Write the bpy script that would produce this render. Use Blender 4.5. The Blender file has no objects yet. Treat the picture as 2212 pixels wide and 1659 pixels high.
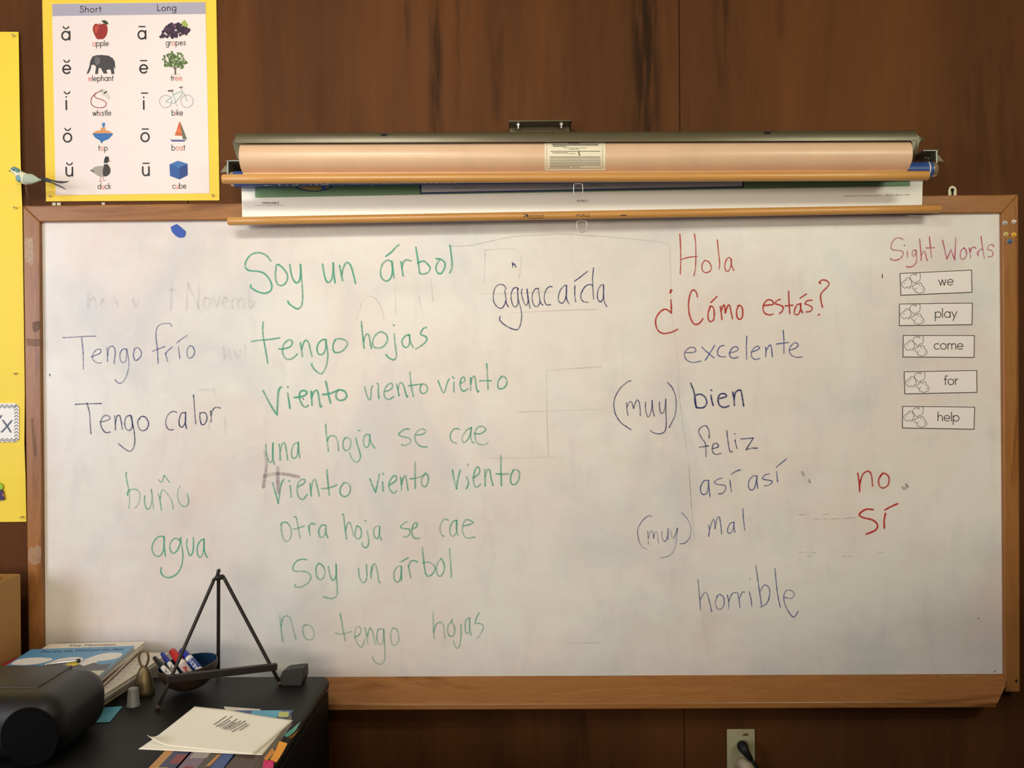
import bpy, bmesh, math, random
from mathutils import Vector, Matrix
import numpy as np
random.seed(7)
SC = bpy.context.scene
COL = SC.collection

# ------------------------------------------------------------------ camera
IW, IH, FPX = 2212.0, 1659.0, 1800.0
CAM = np.array([-0.0007, -2.0409, 1.43])
YAW, PIT, ROL = -0.0089, -0.0013, -0.0076
_F = np.array([math.sin(YAW)*math.cos(PIT), math.cos(YAW)*math.cos(PIT), math.sin(PIT)])
_R0 = np.array([math.cos(YAW), -math.sin(YAW), 0.0])
_U0 = np.cross(_R0, _F)
_R = math.cos(ROL)*_R0 + math.sin(ROL)*_U0
_U = -math.sin(ROL)*_R0 + math.cos(ROL)*_U0
cd = bpy.data.cameras.new('camera')
cd.sensor_fit = 'HORIZONTAL'
cd.sensor_width = 36.0
cd.lens = 36.0*FPX/IW
cd.clip_start = 0.05
co = bpy.data.objects.new('camera', cd)
COL.objects.link(co)
M = Matrix.Identity(4)
for i in range(3):
    M[i][0] = _R[i]; M[i][1] = _U[i]; M[i][2] = -_F[i]; M[i][3] = CAM[i]
co.matrix_world = M
SC.camera = co

# ------------------------------------------------------------------ world, exposure, lamps
SC.view_settings.view_transform = 'Standard'
SC.view_settings.look = 'None'
SC.view_settings.gamma = 1.0
SC.view_settings.use_curve_mapping = False
SC.view_settings.exposure = 0.0
w = bpy.data.worlds.new('world'); SC.world = w
w.use_nodes = True
w.node_tree.nodes['Background'].inputs[0].default_value = (0.75, 0.85, 1.0, 1)
w.node_tree.nodes['Background'].inputs[1].default_value = 0.05


def area(name, loc, target, sx, sy, power, color, spread=180):
    l = bpy.data.lights.new(name, 'AREA')
    l.shape = 'RECTANGLE'; l.size = sx; l.size_y = sy
    l.energy = power; l.color = color; l.spread = math.radians(spread)
    o = bpy.data.objects.new(name, l); COL.objects.link(o)
    o.location = loc
    o.rotation_euler = (Vector(target)-Vector(loc)).to_track_quat('-Z', 'Y').to_euler()
    return o


area('ceiling_lamp_near', (-0.62, -1.75, 2.46), (-0.50, 0, 2.10), 0.62, 0.16, 6.5, (1.0, 0.97, 0.84), 120)
area('ceiling_lamp_far', (1.50, -2.30, 2.46), (1.15, 0, 2.05), 0.62, 0.16, 7.2, (1.0, 1.0, 0.80), 120)
area('window_back', (-0.60, -5.70, 1.75), (0.0, 0, 1.55), 3.2, 1.0, 98, (1.0, 0.86, 0.62))
area('window_daylight', (-3.0, -2.3, 1.75), (-0.6, 0, 1.5), 1.3, 1.3, 60, (0.77, 0.84, 1.0))


def P(px, py, y):
    """point on the vertical plane at depth y that stands where pixel (px, py) of the photo looks"""
    d = _F + _R*(px-IW/2)/FPX - _U*(py-IH/2)/FPX
    return Vector(CAM + d*((y-CAM[1])/d[1]))


def Zp(px, py, z):
    """point on the level plane at height z"""
    d = _F + _R*(px-IW/2)/FPX - _U*(py-IH/2)/FPX
    return Vector(CAM + d*((z-CAM[2])/d[2]))


# ------------------------------------------------------------------ object helpers
def link(o):
    COL.objects.link(o); return o


def tag(o, label=None, cat=None, group=None, kind=None):
    if label: o['label'] = label
    if cat: o['category'] = cat
    if group: o['group'] = group
    if kind: o['kind'] = kind
    return o


def thing(name, label, cat, loc, group=None):
    o = link(bpy.data.objects.new(name, None))
    o.empty_display_size = 0.02
    o.location = loc
    return tag(o, label, cat, group)


def wpos(o):
    v = Vector((0, 0, 0))
    while o is not None:
        v += Vector(o.location); o = o.parent
    return v


def obj(name, bm, mats, parent=None, smooth=False, local=False, label=None, autos=None):
    """link a bmesh as ONE mesh object; geometry is given in place unless local"""
    me = bpy.data.meshes.new(name)
    bmesh.ops.recalc_face_normals(bm, faces=bm.faces)
    bm.to_mesh(me); bm.free()
    if not isinstance(mats, (list, tuple)): mats = [mats]
    for m in mats: me.materials.append(m)
    if smooth or autos:
        for p in me.polygons: p.use_smooth = True
    o = link(bpy.data.objects.new(name, me))
    if autos:
        try:
            me.set_sharp_from_angle(angle=math.radians(autos))
        except Exception:
            pass
    if parent is not None:
        o.parent = parent
        if not local: o.location = -wpos(parent)
    if label: o['label'] = label
    return o


def copy_tree(o, parent=None):
    c = o.copy(); link(c)
    if parent is not None: c.parent = parent
    for ch in list(o.children): copy_tree(ch, c)
    return c


# ------------------------------------------------------------------ mesh helpers
def nbm(): return bmesh.new()


def box(bm, x0, x1, y0, y1, z0, z1, bev=0.0, seg=2, mi=0):
    r = bmesh.ops.create_cube(bm, size=1.0)
    vs = r['verts']
    for v in vs:
        v.co = Vector((x0+(v.co.x+.5)*(x1-x0), y0+(v.co.y+.5)*(y1-y0), z0+(v.co.z+.5)*(z1-z0)))
    fs = list({f for v in vs for f in v.link_faces})
    for f in fs: f.material_index = mi
    if bev > 0:
        es = list({e for v in vs for e in v.link_edges})
        rr = bmesh.ops.bevel(bm, geom=es, offset=bev, segments=seg, profile=0.5, affect='EDGES', clamp_overlap=True)
        for f in rr['faces']: f.material_index = mi
    return vs


def prism(bm, pts, d, mi=0):
    """polygon (list of Vectors) thickened by the vector d"""
    a = [bm.verts.new(p) for p in pts]
    b = [bm.verts.new(Vector(p)+Vector(d)) for p in pts]
    n = len(pts)
    f = bm.faces.new(a); f.material_index = mi
    f = bm.faces.new(b[::-1]); f.material_index = mi
    for i in range(n):
        f = bm.faces.new((a[i], b[i], b[(i+1) % n], a[(i+1) % n])); f.material_index = mi


def thicken(bm, d):
    """turn an open grid into a thin slab by a shifted copy and a rim"""
    d = Vector(d); fs = list(bm.faces); mp = {v: bm.verts.new(v.co+d) for v in list(bm.verts)}
    rim = [(e.verts[0], e.verts[1]) for e in bm.edges if len(e.link_faces) == 1]
    for f in fs: bm.faces.new([mp[v] for v in f.verts][::-1])
    for a, b in rim: bm.faces.new((a, b, mp[b], mp[a]))


def poly(bm, pts, mi=0):
    f = bm.faces.new([bm.verts.new(p) for p in pts]); f.material_index = mi; return f


def frame_for(t):
    t = t.normalized()
    up = Vector((0, 0, 1)) if abs(t.z) < 0.9 else Vector((0, 1, 0))
    a = t.cross(up).normalized(); b = a.cross(t).normalized()
    return a, b


def tube(bm, pts, r, n=10, mi=0, cap=True, closed=False):
    pts = [Vector(p) for p in pts]
    m = len(pts)
    rs = r if isinstance(r, (list, tuple)) else [r]*m
    rings = []
    pa = None
    for i, p in enumerate(pts):
        if closed: t = pts[(i+1) % m]-pts[i-1]
        elif i == 0: t = pts[1]-pts[0]
        elif i == m-1: t = pts[-1]-pts[-2]
        else: t = (pts[i+1]-p).normalized()+(p-pts[i-1]).normalized()
        t = t.normalized()
        if pa is None: a, b = frame_for(t)
        else:
            a = (pa-t*pa.dot(t)).normalized(); b = a.cross(t)
        pa = a
        rings.append([bm.verts.new(p+(a*math.cos(2*math.pi*k/n)+b*math.sin(2*math.pi*k/n))*rs[i]) for k in range(n)])
    for i in range(m if closed else m-1):
        A, B = rings[i], rings[(i+1) % m]
        for k in range(n):
            f = bm.faces.new((A[k], A[(k+1) % n], B[(k+1) % n], B[k])); f.material_index = mi
    if cap and not closed:
        f = bm.faces.new(rings[0][::-1]); f.material_index = mi
        f = bm.faces.new(rings[-1]); f.material_index = mi
    return rings


def loft(bm, pts, ru, rv, up=(0, 0, 1), n=14, mi=0):
    """ellipse sections along a path: ru sideways radius, rv radius along up"""
    pts = [Vector(p) for p in pts]; m = len(pts); rings = []
    for i, p in enumerate(pts):
        t = (pts[min(i+1, m-1)]-pts[max(i-1, 0)]).normalized()
        u = Vector(up); v = (u-t*u.dot(t)).normalized(); s = t.cross(v)
        rings.append([bm.verts.new(p+s*ru[i]*math.cos(2*math.pi*k/n)+v*rv[i]*math.sin(2*math.pi*k/n)) for k in range(n)])
    for A, B in zip(rings, rings[1:]):
        for k in range(n):
            f = bm.faces.new((A[k], A[(k+1) % n], B[(k+1) % n], B[k])); f.material_index = mi
    f = bm.faces.new(rings[0][::-1]); f.material_index = mi
    f = bm.faces.new(rings[-1]); f.material_index = mi


def lathe(bm, prof, c=(0, 0, 0), n=32, mi=0, mat=None):
    """prof = [(r, z)...] turned about z at c; r = 0 closes"""
    c = Vector(c); rings = []
    for r, z in prof:
        if r < 1e-7: rings.append([bm.verts.new(c+Vector((0, 0, z)))])
        else: rings.append([bm.verts.new(c+Vector((r*math.cos(2*math.pi*k/n), r*math.sin(2*math.pi*k/n), z))) for k in range(n)])
    for A, B in zip(rings, rings[1:]):
        for k in range(n):
            k2 = (k+1) % n
            if len(A) == 1 and len(B) == 1: continue
            if len(A) == 1: f = bm.faces.new((A[0], B[k2], B[k]))
            elif len(B) == 1: f = bm.faces.new((A[k], A[k2], B[0]))
            else: f = bm.faces.new((A[k], A[k2], B[k2], B[k]))
            f.material_index = mi
    if mat is not None:
        for R in rings:
            for v in R: v.co = mat @ v.co


def ball(bm, c, rx, ry, rz, n=14, mi=0, rot=None):
    r = bmesh.ops.create_uvsphere(bm, u_segments=n, v_segments=max(6, n//2+2), radius=1.0)
    for v in r['verts']:
        q = Vector((v.co.x*rx, v.co.y*ry, v.co.z*rz))
        if rot is not None: q = rot @ q
        v.co = q+Vector(c)
        for f in v.link_faces: f.material_index = mi


def spl(pts, sub=6):
    """Catmull-Rom through 2-D points"""
    n = len(pts)
    if n < 3:
        (x0, y0), (x1, y1) = pts[0], pts[-1]
        return [(x0+(x1-x0)*k/6, y0+(y1-y0)*k/6) for k in range(7)]
    out = []
    for i in range(n-1):
        p0 = pts[max(i-1, 0)]; p1 = pts[i]; p2 = pts[i+1]; p3 = pts[min(i+2, n-1)]
        for k in range(sub):
            t = k/sub
            out.append(tuple(0.5*((2*p1[j])+(-p0[j]+p2[j])*t+(2*p0[j]-5*p1[j]+4*p2[j]-p3[j])*t*t+(-p0[j]+3*p1[j]-3*p2[j]+p3[j])*t**3) for j in (0, 1)))
    out.append(tuple(pts[-1]))
    return out


def ribbon2(bm, pts, hw, place, dens=None, lay=None, mi=0, vary=0.0, lift=(0, -1, 0)):
    """flat pen stroke: 2-D centre line, half width hw, place(x, y) -> point"""
    n = len(pts)
    if n < 2: return
    L, R_ = [], []
    ph = random.random()*9
    for i, (x, y) in enumerate(pts):
        a = pts[max(i-1, 0)]; b = pts[min(i+1, n-1)]
        dx, dy = b[0]-a[0], b[1]-a[1]
        l = math.hypot(dx, dy) or 1.0
        nx, ny = -dy/l, dx/l
        h = hw*(1+vary*math.sin(i*0.55+ph))
        up_ = Vector(lift)*(i*1.6e-6)          # a crossing stroke lies over itself
        L.append(bm.verts.new(place(x+nx*h, y+ny*h)+up_)); R_.append(bm.verts.new(place(x-nx*h, y-ny*h)+up_))
        if lay is not None:
            d = dens(i/(n-1)) if callable(dens) else dens
            L[-1][lay] = d; R_[-1][lay] = d
    for i in range(n-1):
        f = bm.faces.new((L[i], L[i+1], R_[i+1], R_[i])); f.material_index = mi
    for (c, e, s, V1, V2) in ((pts[0], pts[1], -1, L[0], R_[0]), (pts[-1], pts[-2], -1, R_[-1], L[-1])):
        dx, dy = c[0]-e[0], c[1]-e[1]; l = math.hypot(dx, dy) or 1.0; dx, dy = dx/l, dy/l
        arc = []
        for k in range(1, 4):
            t = math.pi*k/4
            ox = math.cos(t)*(-dy)*hw+math.sin(t)*dx*hw; oy = math.cos(t)*dx*hw+math.sin(t)*dy*hw
            v = bm.verts.new(place(c[0]+ox, c[1]+oy)+(up_ if c is pts[-1] else Vector((0, 0, 0))))
            if lay is not None: v[lay] = V1[lay]
            arc.append(v)
        d1 = (arc[0].co-V1.co).length; d2 = (arc[0].co-V2.co).length
        ring = [V1]+arc+[V2] if d1 < d2 else [V2]+arc+[V1]
        f = bm.faces.new(ring); f.material_index = mi


def S(s):
    return [[tuple(float(c) for c in p.split(',')) for p in st.split()] for st in s.split(';') if st.strip()]


# ------------------------------------------------------------------ materials
def s2l(c): return tuple(((v/255)/12.92 if v/255 <= .04045 else (((v/255)+.055)/1.055)**2.4) for v in c)


MATS = {}


def plain(name, rgb, rough=0.6, metal=0.0, spec=0.5, bump=0.0, bscale=400, var=0.0, vscale=30, **kw):
    if name in MATS: return MATS[name]
    m = bpy.data.materials.new(name); m.use_nodes = True
    nt = m.node_tree; b = nt.nodes['Principled BSDF']
    b.inputs['Base Color'].default_value = (*rgb, 1)
    b.inputs['Roughness'].default_value = rough
    b.inputs['Metallic'].default_value = metal
    b.inputs['Specular IOR Level'].default_value = spec
    for k, v in kw.items(): b.inputs[k.replace('_', ' ')].default_value = v
    tc = nt.nodes.new('ShaderNodeTexCoord')
    if var > 0:
        nz = nt.nodes.new('ShaderNodeTexNoise'); nz.inputs['Scale'].default_value = vscale; nz.inputs['Detail'].default_value = 5
        nt.links.new(tc.outputs['Object'], nz.inputs['Vector'])
        mx = nt.nodes.new('ShaderNodeMix'); mx.data_type = 'RGBA'
        mx.inputs[6].default_value = (*[c*(1-var) for c in rgb], 1); mx.inputs[7].default_value = (*[min(1, c*(1+var)) for c in rgb], 1)
        nt.links.new(nz.outputs['Fac'], mx.inputs[0]); nt.links.new(mx.outputs[2], b.inputs['Base Color'])
    if bump > 0:
        nz = nt.nodes.new('ShaderNodeTexNoise'); nz.inputs['Scale'].default_value = bscale; nz.inputs['Detail'].default_value = 3
        nt.links.new(tc.outputs['Object'], nz.inputs['Vector'])
        bp = nt.nodes.new('ShaderNodeBump'); bp.inputs['Strength'].default_value = bump; bp.inputs['Distance'].default_value = 0.002
        nt.links.new(nz.outputs['Fac'], bp.inputs['Height']); nt.links.new(bp.outputs['Normal'], b.inputs['Normal'])
    MATS[name] = m
    return m


def sp(name, srgb, *a, **k): return plain(name, s2l(srgb), *a, **k)


def wood(name, stops, axis='x', scale=(1, 1, 1), rough=0.4, nscale=6.0, dist=1.2, rings=0.0, streak=0.0, spec=0.5):
    """grain that runs along one axis: stretched noise through a colour ramp"""
    m = bpy.data.materials.new(name); m.use_nodes = True
    nt = m.node_tree; b = nt.nodes['Principled BSDF']; N = nt.nodes.new; Lk = nt.links.new
    b.inputs['Roughness'].default_value = rough; b.inputs['Specular IOR Level'].default_value = spec
    tc = N('ShaderNodeTexCoord'); mp = N('ShaderNodeMapping')
    mp.inputs['Scale'].default_value = scale
    Lk(tc.outputs['Object'], mp.inputs['Vector'])
    n1 = N('ShaderNodeTexNoise'); n1.inputs['Scale'].default_value = nscale; n1.inputs['Detail'].default_value = 8
    n1.inputs['Roughness'].default_value = 0.62; n1.inputs['Distortion'].default_value = dist
    Lk(mp.outputs['Vector'], n1.inputs['Vector'])
    cr = N('ShaderNodeValToRGB')
    el = cr.color_ramp.elements
    el[0].position, el[0].color = stops[0][0], (*stops[0][1], 1)
    el[1].position, el[1].color = stops[-1][0], (*stops[-1][1], 1)
    for p, c in stops[1:-1]:
        e = el.new(p); e.color = (*c, 1)
    fac = n1.outputs['Fac']
    n2 = N('ShaderNodeTexNoise'); n2.inputs['Scale'].default_value = nscale*9; n2.inputs['Detail'].default_value = 4
    Lk(mp.outputs['Vector'], n2.inputs['Vector'])
    mt = N('ShaderNodeMath'); mt.operation = 'MULTIPLY_ADD'; mt.inputs[1].default_value = 0.22; mt.inputs[2].default_value = -0.11
    Lk(n2.outputs['Fac'], mt.inputs[0])
    ad = N('ShaderNodeMath'); ad.operation = 'ADD'; Lk(fac, ad.inputs[0]); Lk(mt.outputs[0], ad.inputs[1]); fac = ad.outputs[0]
    if rings > 0:
        wv = N('ShaderNodeTexWave'); wv.wave_type = 'RINGS'; wv.rings_direction = {'x': 'X', 'y': 'Y', 'z': 'Z'}[axis]
        wv.inputs['Scale'].default_value = 3.0; wv.inputs['Distortion'].default_value = 9; wv.inputs['Detail'].default_value = 3
        wv.inputs['Detail Scale'].default_value = 0.9
        Lk(mp.outputs['Vector'], wv.inputs['Vector'])
        m2 = N('ShaderNodeMath'); m2.operation = 'MULTIPLY_ADD'; m2.inputs[1].default_value = rings; m2.inputs[2].default_value = -rings/2
        Lk(wv.outputs['Fac'], m2.inputs[0])
        a2 = N('ShaderNodeMath'); a2.operation = 'ADD'; Lk(fac, a2.inputs[0]); Lk(m2.outputs[0], a2.inputs[1]); fac = a2.outputs[0]
    Lk(fac, cr.inputs[0])
    Lk(cr.outputs[0], b.inputs['Base Color'])
    bp = N('ShaderNodeBump'); bp.inputs['Strength'].default_value = 0.12; bp.inputs['Distance'].default_value = 0.001
    Lk(fac, bp.inputs['Height']); Lk(bp.outputs['Normal'], b.inputs['Normal'])
    return m


M_ply = wood('plywood_stain', [(0.16, s2l((64, 38, 20))), (0.42, s2l((84, 51, 27))), (0.58, s2l((96, 58, 30))), (0.92, s2l((114, 70, 36)))],
             'z', (1.0, 1.0, 0.12), 0.62, 5.0, 0.6, spec=.1)
OAK = [(0.24, s2l((96, 58, 28))), (0.40, s2l((142, 92, 48))), (0.52, s2l((160, 108, 60))), (0.64, s2l((152, 100, 54))), (0.85, s2l((176, 124, 72)))]
M_oak_x = wood('oak_grain_level', OAK, 'x', (0.10, 1.0, 1.0), 0.34, 22.0, 1.8, 0.18, spec=.4)
M_oak_z = wood('oak_grain_upright', OAK, 'z', (1.0, 1.0, 0.10), 0.34, 20.0, 1.6, 0.16, spec=.35)
M_rod = wood('varnished_rod', [(0.2, s2l((182, 130, 68))), (0.5, s2l((204, 149, 82))), (0.8, s2l((218, 166, 98)))], 'x', (0.05, 1, 1), 0.3, 30, 0.3)


def board_mat():
    m = bpy.data.materials.new('whiteboard_enamel'); m.use_nodes = True
    nt = m.node_tree; b = nt.nodes['Principled BSDF']; N = nt.nodes.new; Lk = nt.links.new
    b.inputs['Roughness'].default_value = 0.33; b.inputs['Specular IOR Level'].default_value = 0.4
    tc = N('ShaderNodeTexCoord')
    def noise(sc, det, off, scale3=(1, 1, 1), dist=0.0):
        mp = N('ShaderNodeMapping'); mp.inputs['Location'].default_value = off; mp.inputs['Scale'].default_value = scale3
        Lk(tc.outputs['Object'], mp.inputs['Vector'])
        n = N('ShaderNodeTexNoise'); n.inputs['Scale'].default_value = sc; n.inputs['Detail'].default_value = det
        n.inputs['Distortion'].default_value = dist; n.inputs['Roughness'].default_value = 0.6
        Lk(mp.outputs['Vector'], n.inputs['Vector']); return n.outputs['Fac']
    def rng(f, a, b_, lo=0.0, hi=1.0):
        r = N('ShaderNodeMapRange'); r.inputs[1].default_value = a; r.inputs[2].default_value = b_
        r.inputs[3].default_value = lo; r.inputs[4].default_value = hi; r.clamp = True
        Lk(f, r.inputs[0]); return r.outputs[0]
    col = None
    base = (0.79, 0.765, 0.72)
    layers = [((0.76, 0.60, 0.56), rng(noise(2.6, 6, (3.1, 0, 1.7), (1, 1, .8), .6), .43, .70, 0, .78)),
              ((0.60, 0.61, 0.63), rng(noise(3.4, 6, (9.2, 0, 4.4), (1, 1, .8), .8), .49, .72, 0, .74)),
              ((0.66, 0.64, 0.56), rng(noise(7.0, 6, (5.2, 0, 8.4), (.6, 1, 1.5), .5), .50, .74, 0, .45)),
              ((0.55, 0.53, 0.54), rng(noise(16.0, 5, (1.2, 0, 2.4), (1.2, 1, .30), .3), .54, .80, 0, .40)),
              ((0.84, 0.82, 0.77), rng(noise(9.0, 4, (7.7, 0, 6.1), (.9, 1, 1.1), .5), .52, .72, 0, .35))]
    prev = None
    for c, f in layers:
        mx = N('ShaderNodeMix'); mx.data_type = 'RGBA'
        if prev is None: mx.inputs[6].default_value = (*base, 1)
        else: Lk(prev, mx.inputs[6])
        mx.inputs[7].default_value = (*c, 1)
        Lk(f, mx.inputs[0]); prev = mx.outputs[2]
    Lk(prev, b.inputs['Base Color'])
    return m


M_board = board_mat()


def ink_mat(name, srgb):
    m = bpy.data.materials.new(name); m.use_nodes = True
    nt = m.node_tree; N = nt.nodes.new; Lk = nt.links.new
    b = nt.nodes['Principled BSDF']; b.inputs['Base Color'].default_value = (*s2l(srgb), 1); b.inputs['Roughness'].default_value = 0.5
    b.inputs['Specular IOR Level'].default_value = 0.2
    out = nt.nodes['Material Output']
    at = N('ShaderNodeAttribute'); at.attribute_name = 'ink_amount'
    tc = N('ShaderNodeTexCoord'); nz = N('ShaderNodeTexNoise'); nz.inputs['Scale'].default_value = 120; nz.inputs['Detail'].default_value = 4
    Lk(tc.outputs['Object'], nz.inputs['Vector'])
    r = N('ShaderNodeMapRange'); r.inputs[1].default_value = .3; r.inputs[2].default_value = .65; r.inputs[3].default_value = .62; r.inputs[4].default_value = 1.12
    Lk(nz.outputs['Fac'], r.inputs[0])
    mu = N('ShaderNodeMath'); mu.operation = 'MULTIPLY'; mu.use_clamp = True
    Lk(at.outputs['Fac'], mu.inputs[0]); Lk(r.outputs[0], mu.inputs[1])
    tr = N('ShaderNodeBsdfTransparent'); mx = N('ShaderNodeMixShader')
    Lk(mu.outputs[0], mx.inputs[0]); Lk(tr.outputs[0], mx.inputs[1]); Lk(b.outputs[0], mx.inputs[2]); Lk(mx.outputs[0], out.inputs[0])
    return m


INK = dict(green=ink_mat('green_marker_ink', (80, 178, 150)), navy=ink_mat('navy_marker_ink', (46, 54, 116)),
           blue=ink_mat('blue_marker_ink', (66, 84, 154)), red=ink_mat('red_marker_ink', (190, 46, 40)),
           pink=ink_mat('pink_marker_ink', (192, 62, 112)), grey=ink_mat('grey_smudge', (96, 94, 92)),
           purple=ink_mat('purple_smudge', (110, 84, 108)), black=ink_mat('black_marker_ink', (28, 26, 30)))

M_black_print = sp('black_print', (38, 32, 40), 0.6)
M_grey_print = sp('grey_print', (120, 114, 104), 0.7)
M_white_paper = sp('white_paper', (240, 232, 222), 0.75, var=0.03, vscale=12)
M_steel = plain('steel_wire', (0.55, 0.55, 0.54), 0.3, 1.0)
M_black_void = sp('black_hole', (12, 10, 10), 0.9)

# ------------------------------------------------------------------ room shell
WY = 0.020                                    # face of the panelled wall
FL, CE = 0.0, 2.56


def struct(name, bm, m, **k):
    o = obj(name, bm, m, **k); o['kind'] = 'structure'; return o


seams = [P(930, 150, WY).x - 1.2192*0, P(1468, 150, WY).x]
sx = P(1468, 150, WY).x
xs = [-3.2]
k = sx
while k > -3.2: k -= 1.2192
k += 1.2192
edges = []
while k < 3.2: edges.append(k); k += 1.2192
bm = nbm()
b0 = -3.2
for e in edges+[3.2]:
    box(bm, b0+0.0008, e-0.0008, WY, WY+0.02, FL, CE, 0.0012, 1)
    b0 = e
box(bm, -3.2, 3.2, WY+0.006, WY+0.06, FL, CE)
wall = struct('wall_front', bm, M_ply)
# dark mineral streaks in the veneer beside the seams
bm = nbm()
def stain_mat():
    m = bpy.data.materials.new('veneer_streak'); m.use_nodes = True
    nt = m.node_tree; N = nt.nodes.new; Lk = nt.links.new
    b = nt.nodes['Principled BSDF']; b.inputs['Base Color'].default_value = (*s2l((46, 33, 20)), 1); b.inputs['Roughness'].default_value = .62; b.inputs['Specular IOR Level'].default_value = .1
    out = nt.nodes['Material Output']
    tc = N('ShaderNodeTexCoord'); mp = N('ShaderNodeMapping'); mp.inputs['Scale'].default_value = (1, 1, .10)
    Lk(tc.outputs['Object'], mp.inputs['Vector'])
    nz = N('ShaderNodeTexNoise'); nz.inputs['Scale'].default_value = 55; nz.inputs['Detail'].default_value = 6
    Lk(mp.outputs['Vector'], nz.inputs['Vector'])
    at = N('ShaderNodeAttribute'); at.attribute_name = 'ink_amount'
    r = N('ShaderNodeMapRange'); r.inputs[1].default_value = .38; r.inputs[2].default_value = .62
    Lk(nz.outputs['Fac'], r.inputs[0])
    mu = N('ShaderNodeMath'); mu.operation = 'MULTIPLY'; Lk(at.outputs['Fac'], mu.inputs[0]); Lk(r.outputs[0], mu.inputs[1])
    tr = N('ShaderNodeBsdfTransparent'); mx = N('ShaderNodeMixShader')
    Lk(mu.outputs[0], mx.inputs[0]); Lk(tr.outputs[0], mx.inputs[1]); Lk(b.outputs[0], mx.inputs[2]); Lk(mx.outputs[0], out.inputs[0])
    return m
lay = bm.verts.layers.float.new('ink_amount')
def streak(x0, x1, z0, z1, d0, d1):
    rows = 8; cols = 4; V = []
    for j in range(rows+1):
        row = []
        for i in range(cols+1):
            v = bm.verts.new((x0+(x1-x0)*i/cols, WY-0.0006, z0+(z1-z0)*j/rows))
            e = math.sin(math.pi*i/cols)
            g = math.sin(math.pi*min(1, max(0, j/rows))) ** .4 if 0 < j < rows else 0.0
            v[lay] = .75*e*g*(d0+(d1-d0)*j/rows); row.append(v)
        V.append(row)
    for j in range(rows):
        for i in range(cols): bm.faces.new((V[j][i], V[j][i+1], V[j+1][i+1], V[j+1][i]))
def streak_px(x0, x1, y0, y1, d0, d1):
    a = P(x0, y1, WY); c = P(x1, y0, WY); streak(a.x, c.x, a.z, c.z, d0, d1)
streak_px(1360, 1430, -60, 420, 0.7, 1.2)
streak_px(925, 958, -60, 400, 0.9, 0.7)
streak_px(978, 994, -40, 280, 0.3, 0.6)
streak_px(1058, 1090, 40, 280, 0.3, 0.5)
streak_px(1540, 1580, -60, 200, 0.3, 0.7)
streak_px(1670, 1700, -60, 90, 0.3, 0.6)
streak_px(1235, 1280, 1530, 1650, 0.5, 0.7)
streak_px(860, 890, -50, 120, 0.2, 0.5)
streak_px(2050, 2200, 80, 420, 0.2, 0.2)
obj('grain_streak', bm, stain_mat(), wall)

bm = nbm(); box(bm, -3.2, 3.2, -6.0, WY+0.06, -0.06, FL); struct('floor', bm, sp('floor_carpet', (62, 50, 42), 0.9, var=.1))
bm = nbm(); box(bm, -3.2, 3.2, -6.0, WY+0.06, CE, CE+0.06); struct('ceiling', bm, sp('ceiling_paint', (214, 204, 186), 0.8))
bm = nbm(); box(bm, -3.26, -3.2, -6.0, WY+0.06, FL, CE); struct('wall_left', bm, sp('wall_paint', (168, 140, 112), 0.8))
bm = nbm(); box(bm, 3.2, 3.26, -6.0, WY+0.06, FL, CE); struct('wall_right', bm, sp('wall_paint_brown', (92, 62, 42), 0.8))
bm = nbm(); box(bm, -3.26, 3.26, -6.06, -6.0, FL, CE); struct('wall_back', bm, MATS['wall_paint_brown'])

# unseen stepped panel, added only to shade the low wall and board's lower right
bm = nbm()
prism(bm, [Vector((x, -1.36, z)) for x, z in ((-1.0, 0), (3.2, 0), (3.2, 1.14), (.62, 1.14), (.62, 1.0), (.30, 1.0), (.30, .88), (-1.0, .88))], (0, .08, 0))
struct('added_shade_panel', bm, MATS['wall_paint_brown'])

# ------------------------------------------------------------------ whiteboard
FY = -0.012                                   # front of the oak frame
wb = thing('whiteboard', 'large oak-framed whiteboard covered in Spanish marker writing', 'whiteboard', (0, 0, 0.65))
IL, IR, IT, IB = -1.1722, 1.1718, 1.8335, 0.7117
bm = nbm(); box(bm, IL-.02, IR+.02, 0.0, 0.012, IB-.02, IT+.02)
obj('writing_surface', bm, M_board, wb, label='white writing surface with erased smudges')
oTL, oTR, oBR = P(49, 444, FY), P(2200, 420, FY), P(2204, 1495, FY)
oBL = Vector((P(61, 1300, FY).x, FY, oBR.z))
D = Vector((0, WY-FY, 0))


def bevprism(pts, d, bev=0.0025):
    bm = nbm(); prism(bm, pts, d)
    es = [e for e in bm.edges if all(abs(v.co.y-FY) < 1e-5 for v in e.verts)]
    bmesh.ops.bevel(bm, geom=es, offset=bev, segments=2, profile=.5, affect='EDGES')
    return bm


def fy(x, z): return Vector((x, FY, z))


obj('top_rail', bevprism([oTL, oTR, fy(IR, IT), fy(IL, IT)], D), M_oak_x, wb)
left_stile = obj('left_stile', bevprism([oTL, fy(IL, IT), fy(IL, oBL.z), oBL], D), M_oak_z, wb)
right_stile = obj('right_stile', bevprism([oTR, fy(IR, IT), fy(IR, oBR.z), oBR], D), M_oak_z, wb)
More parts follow.
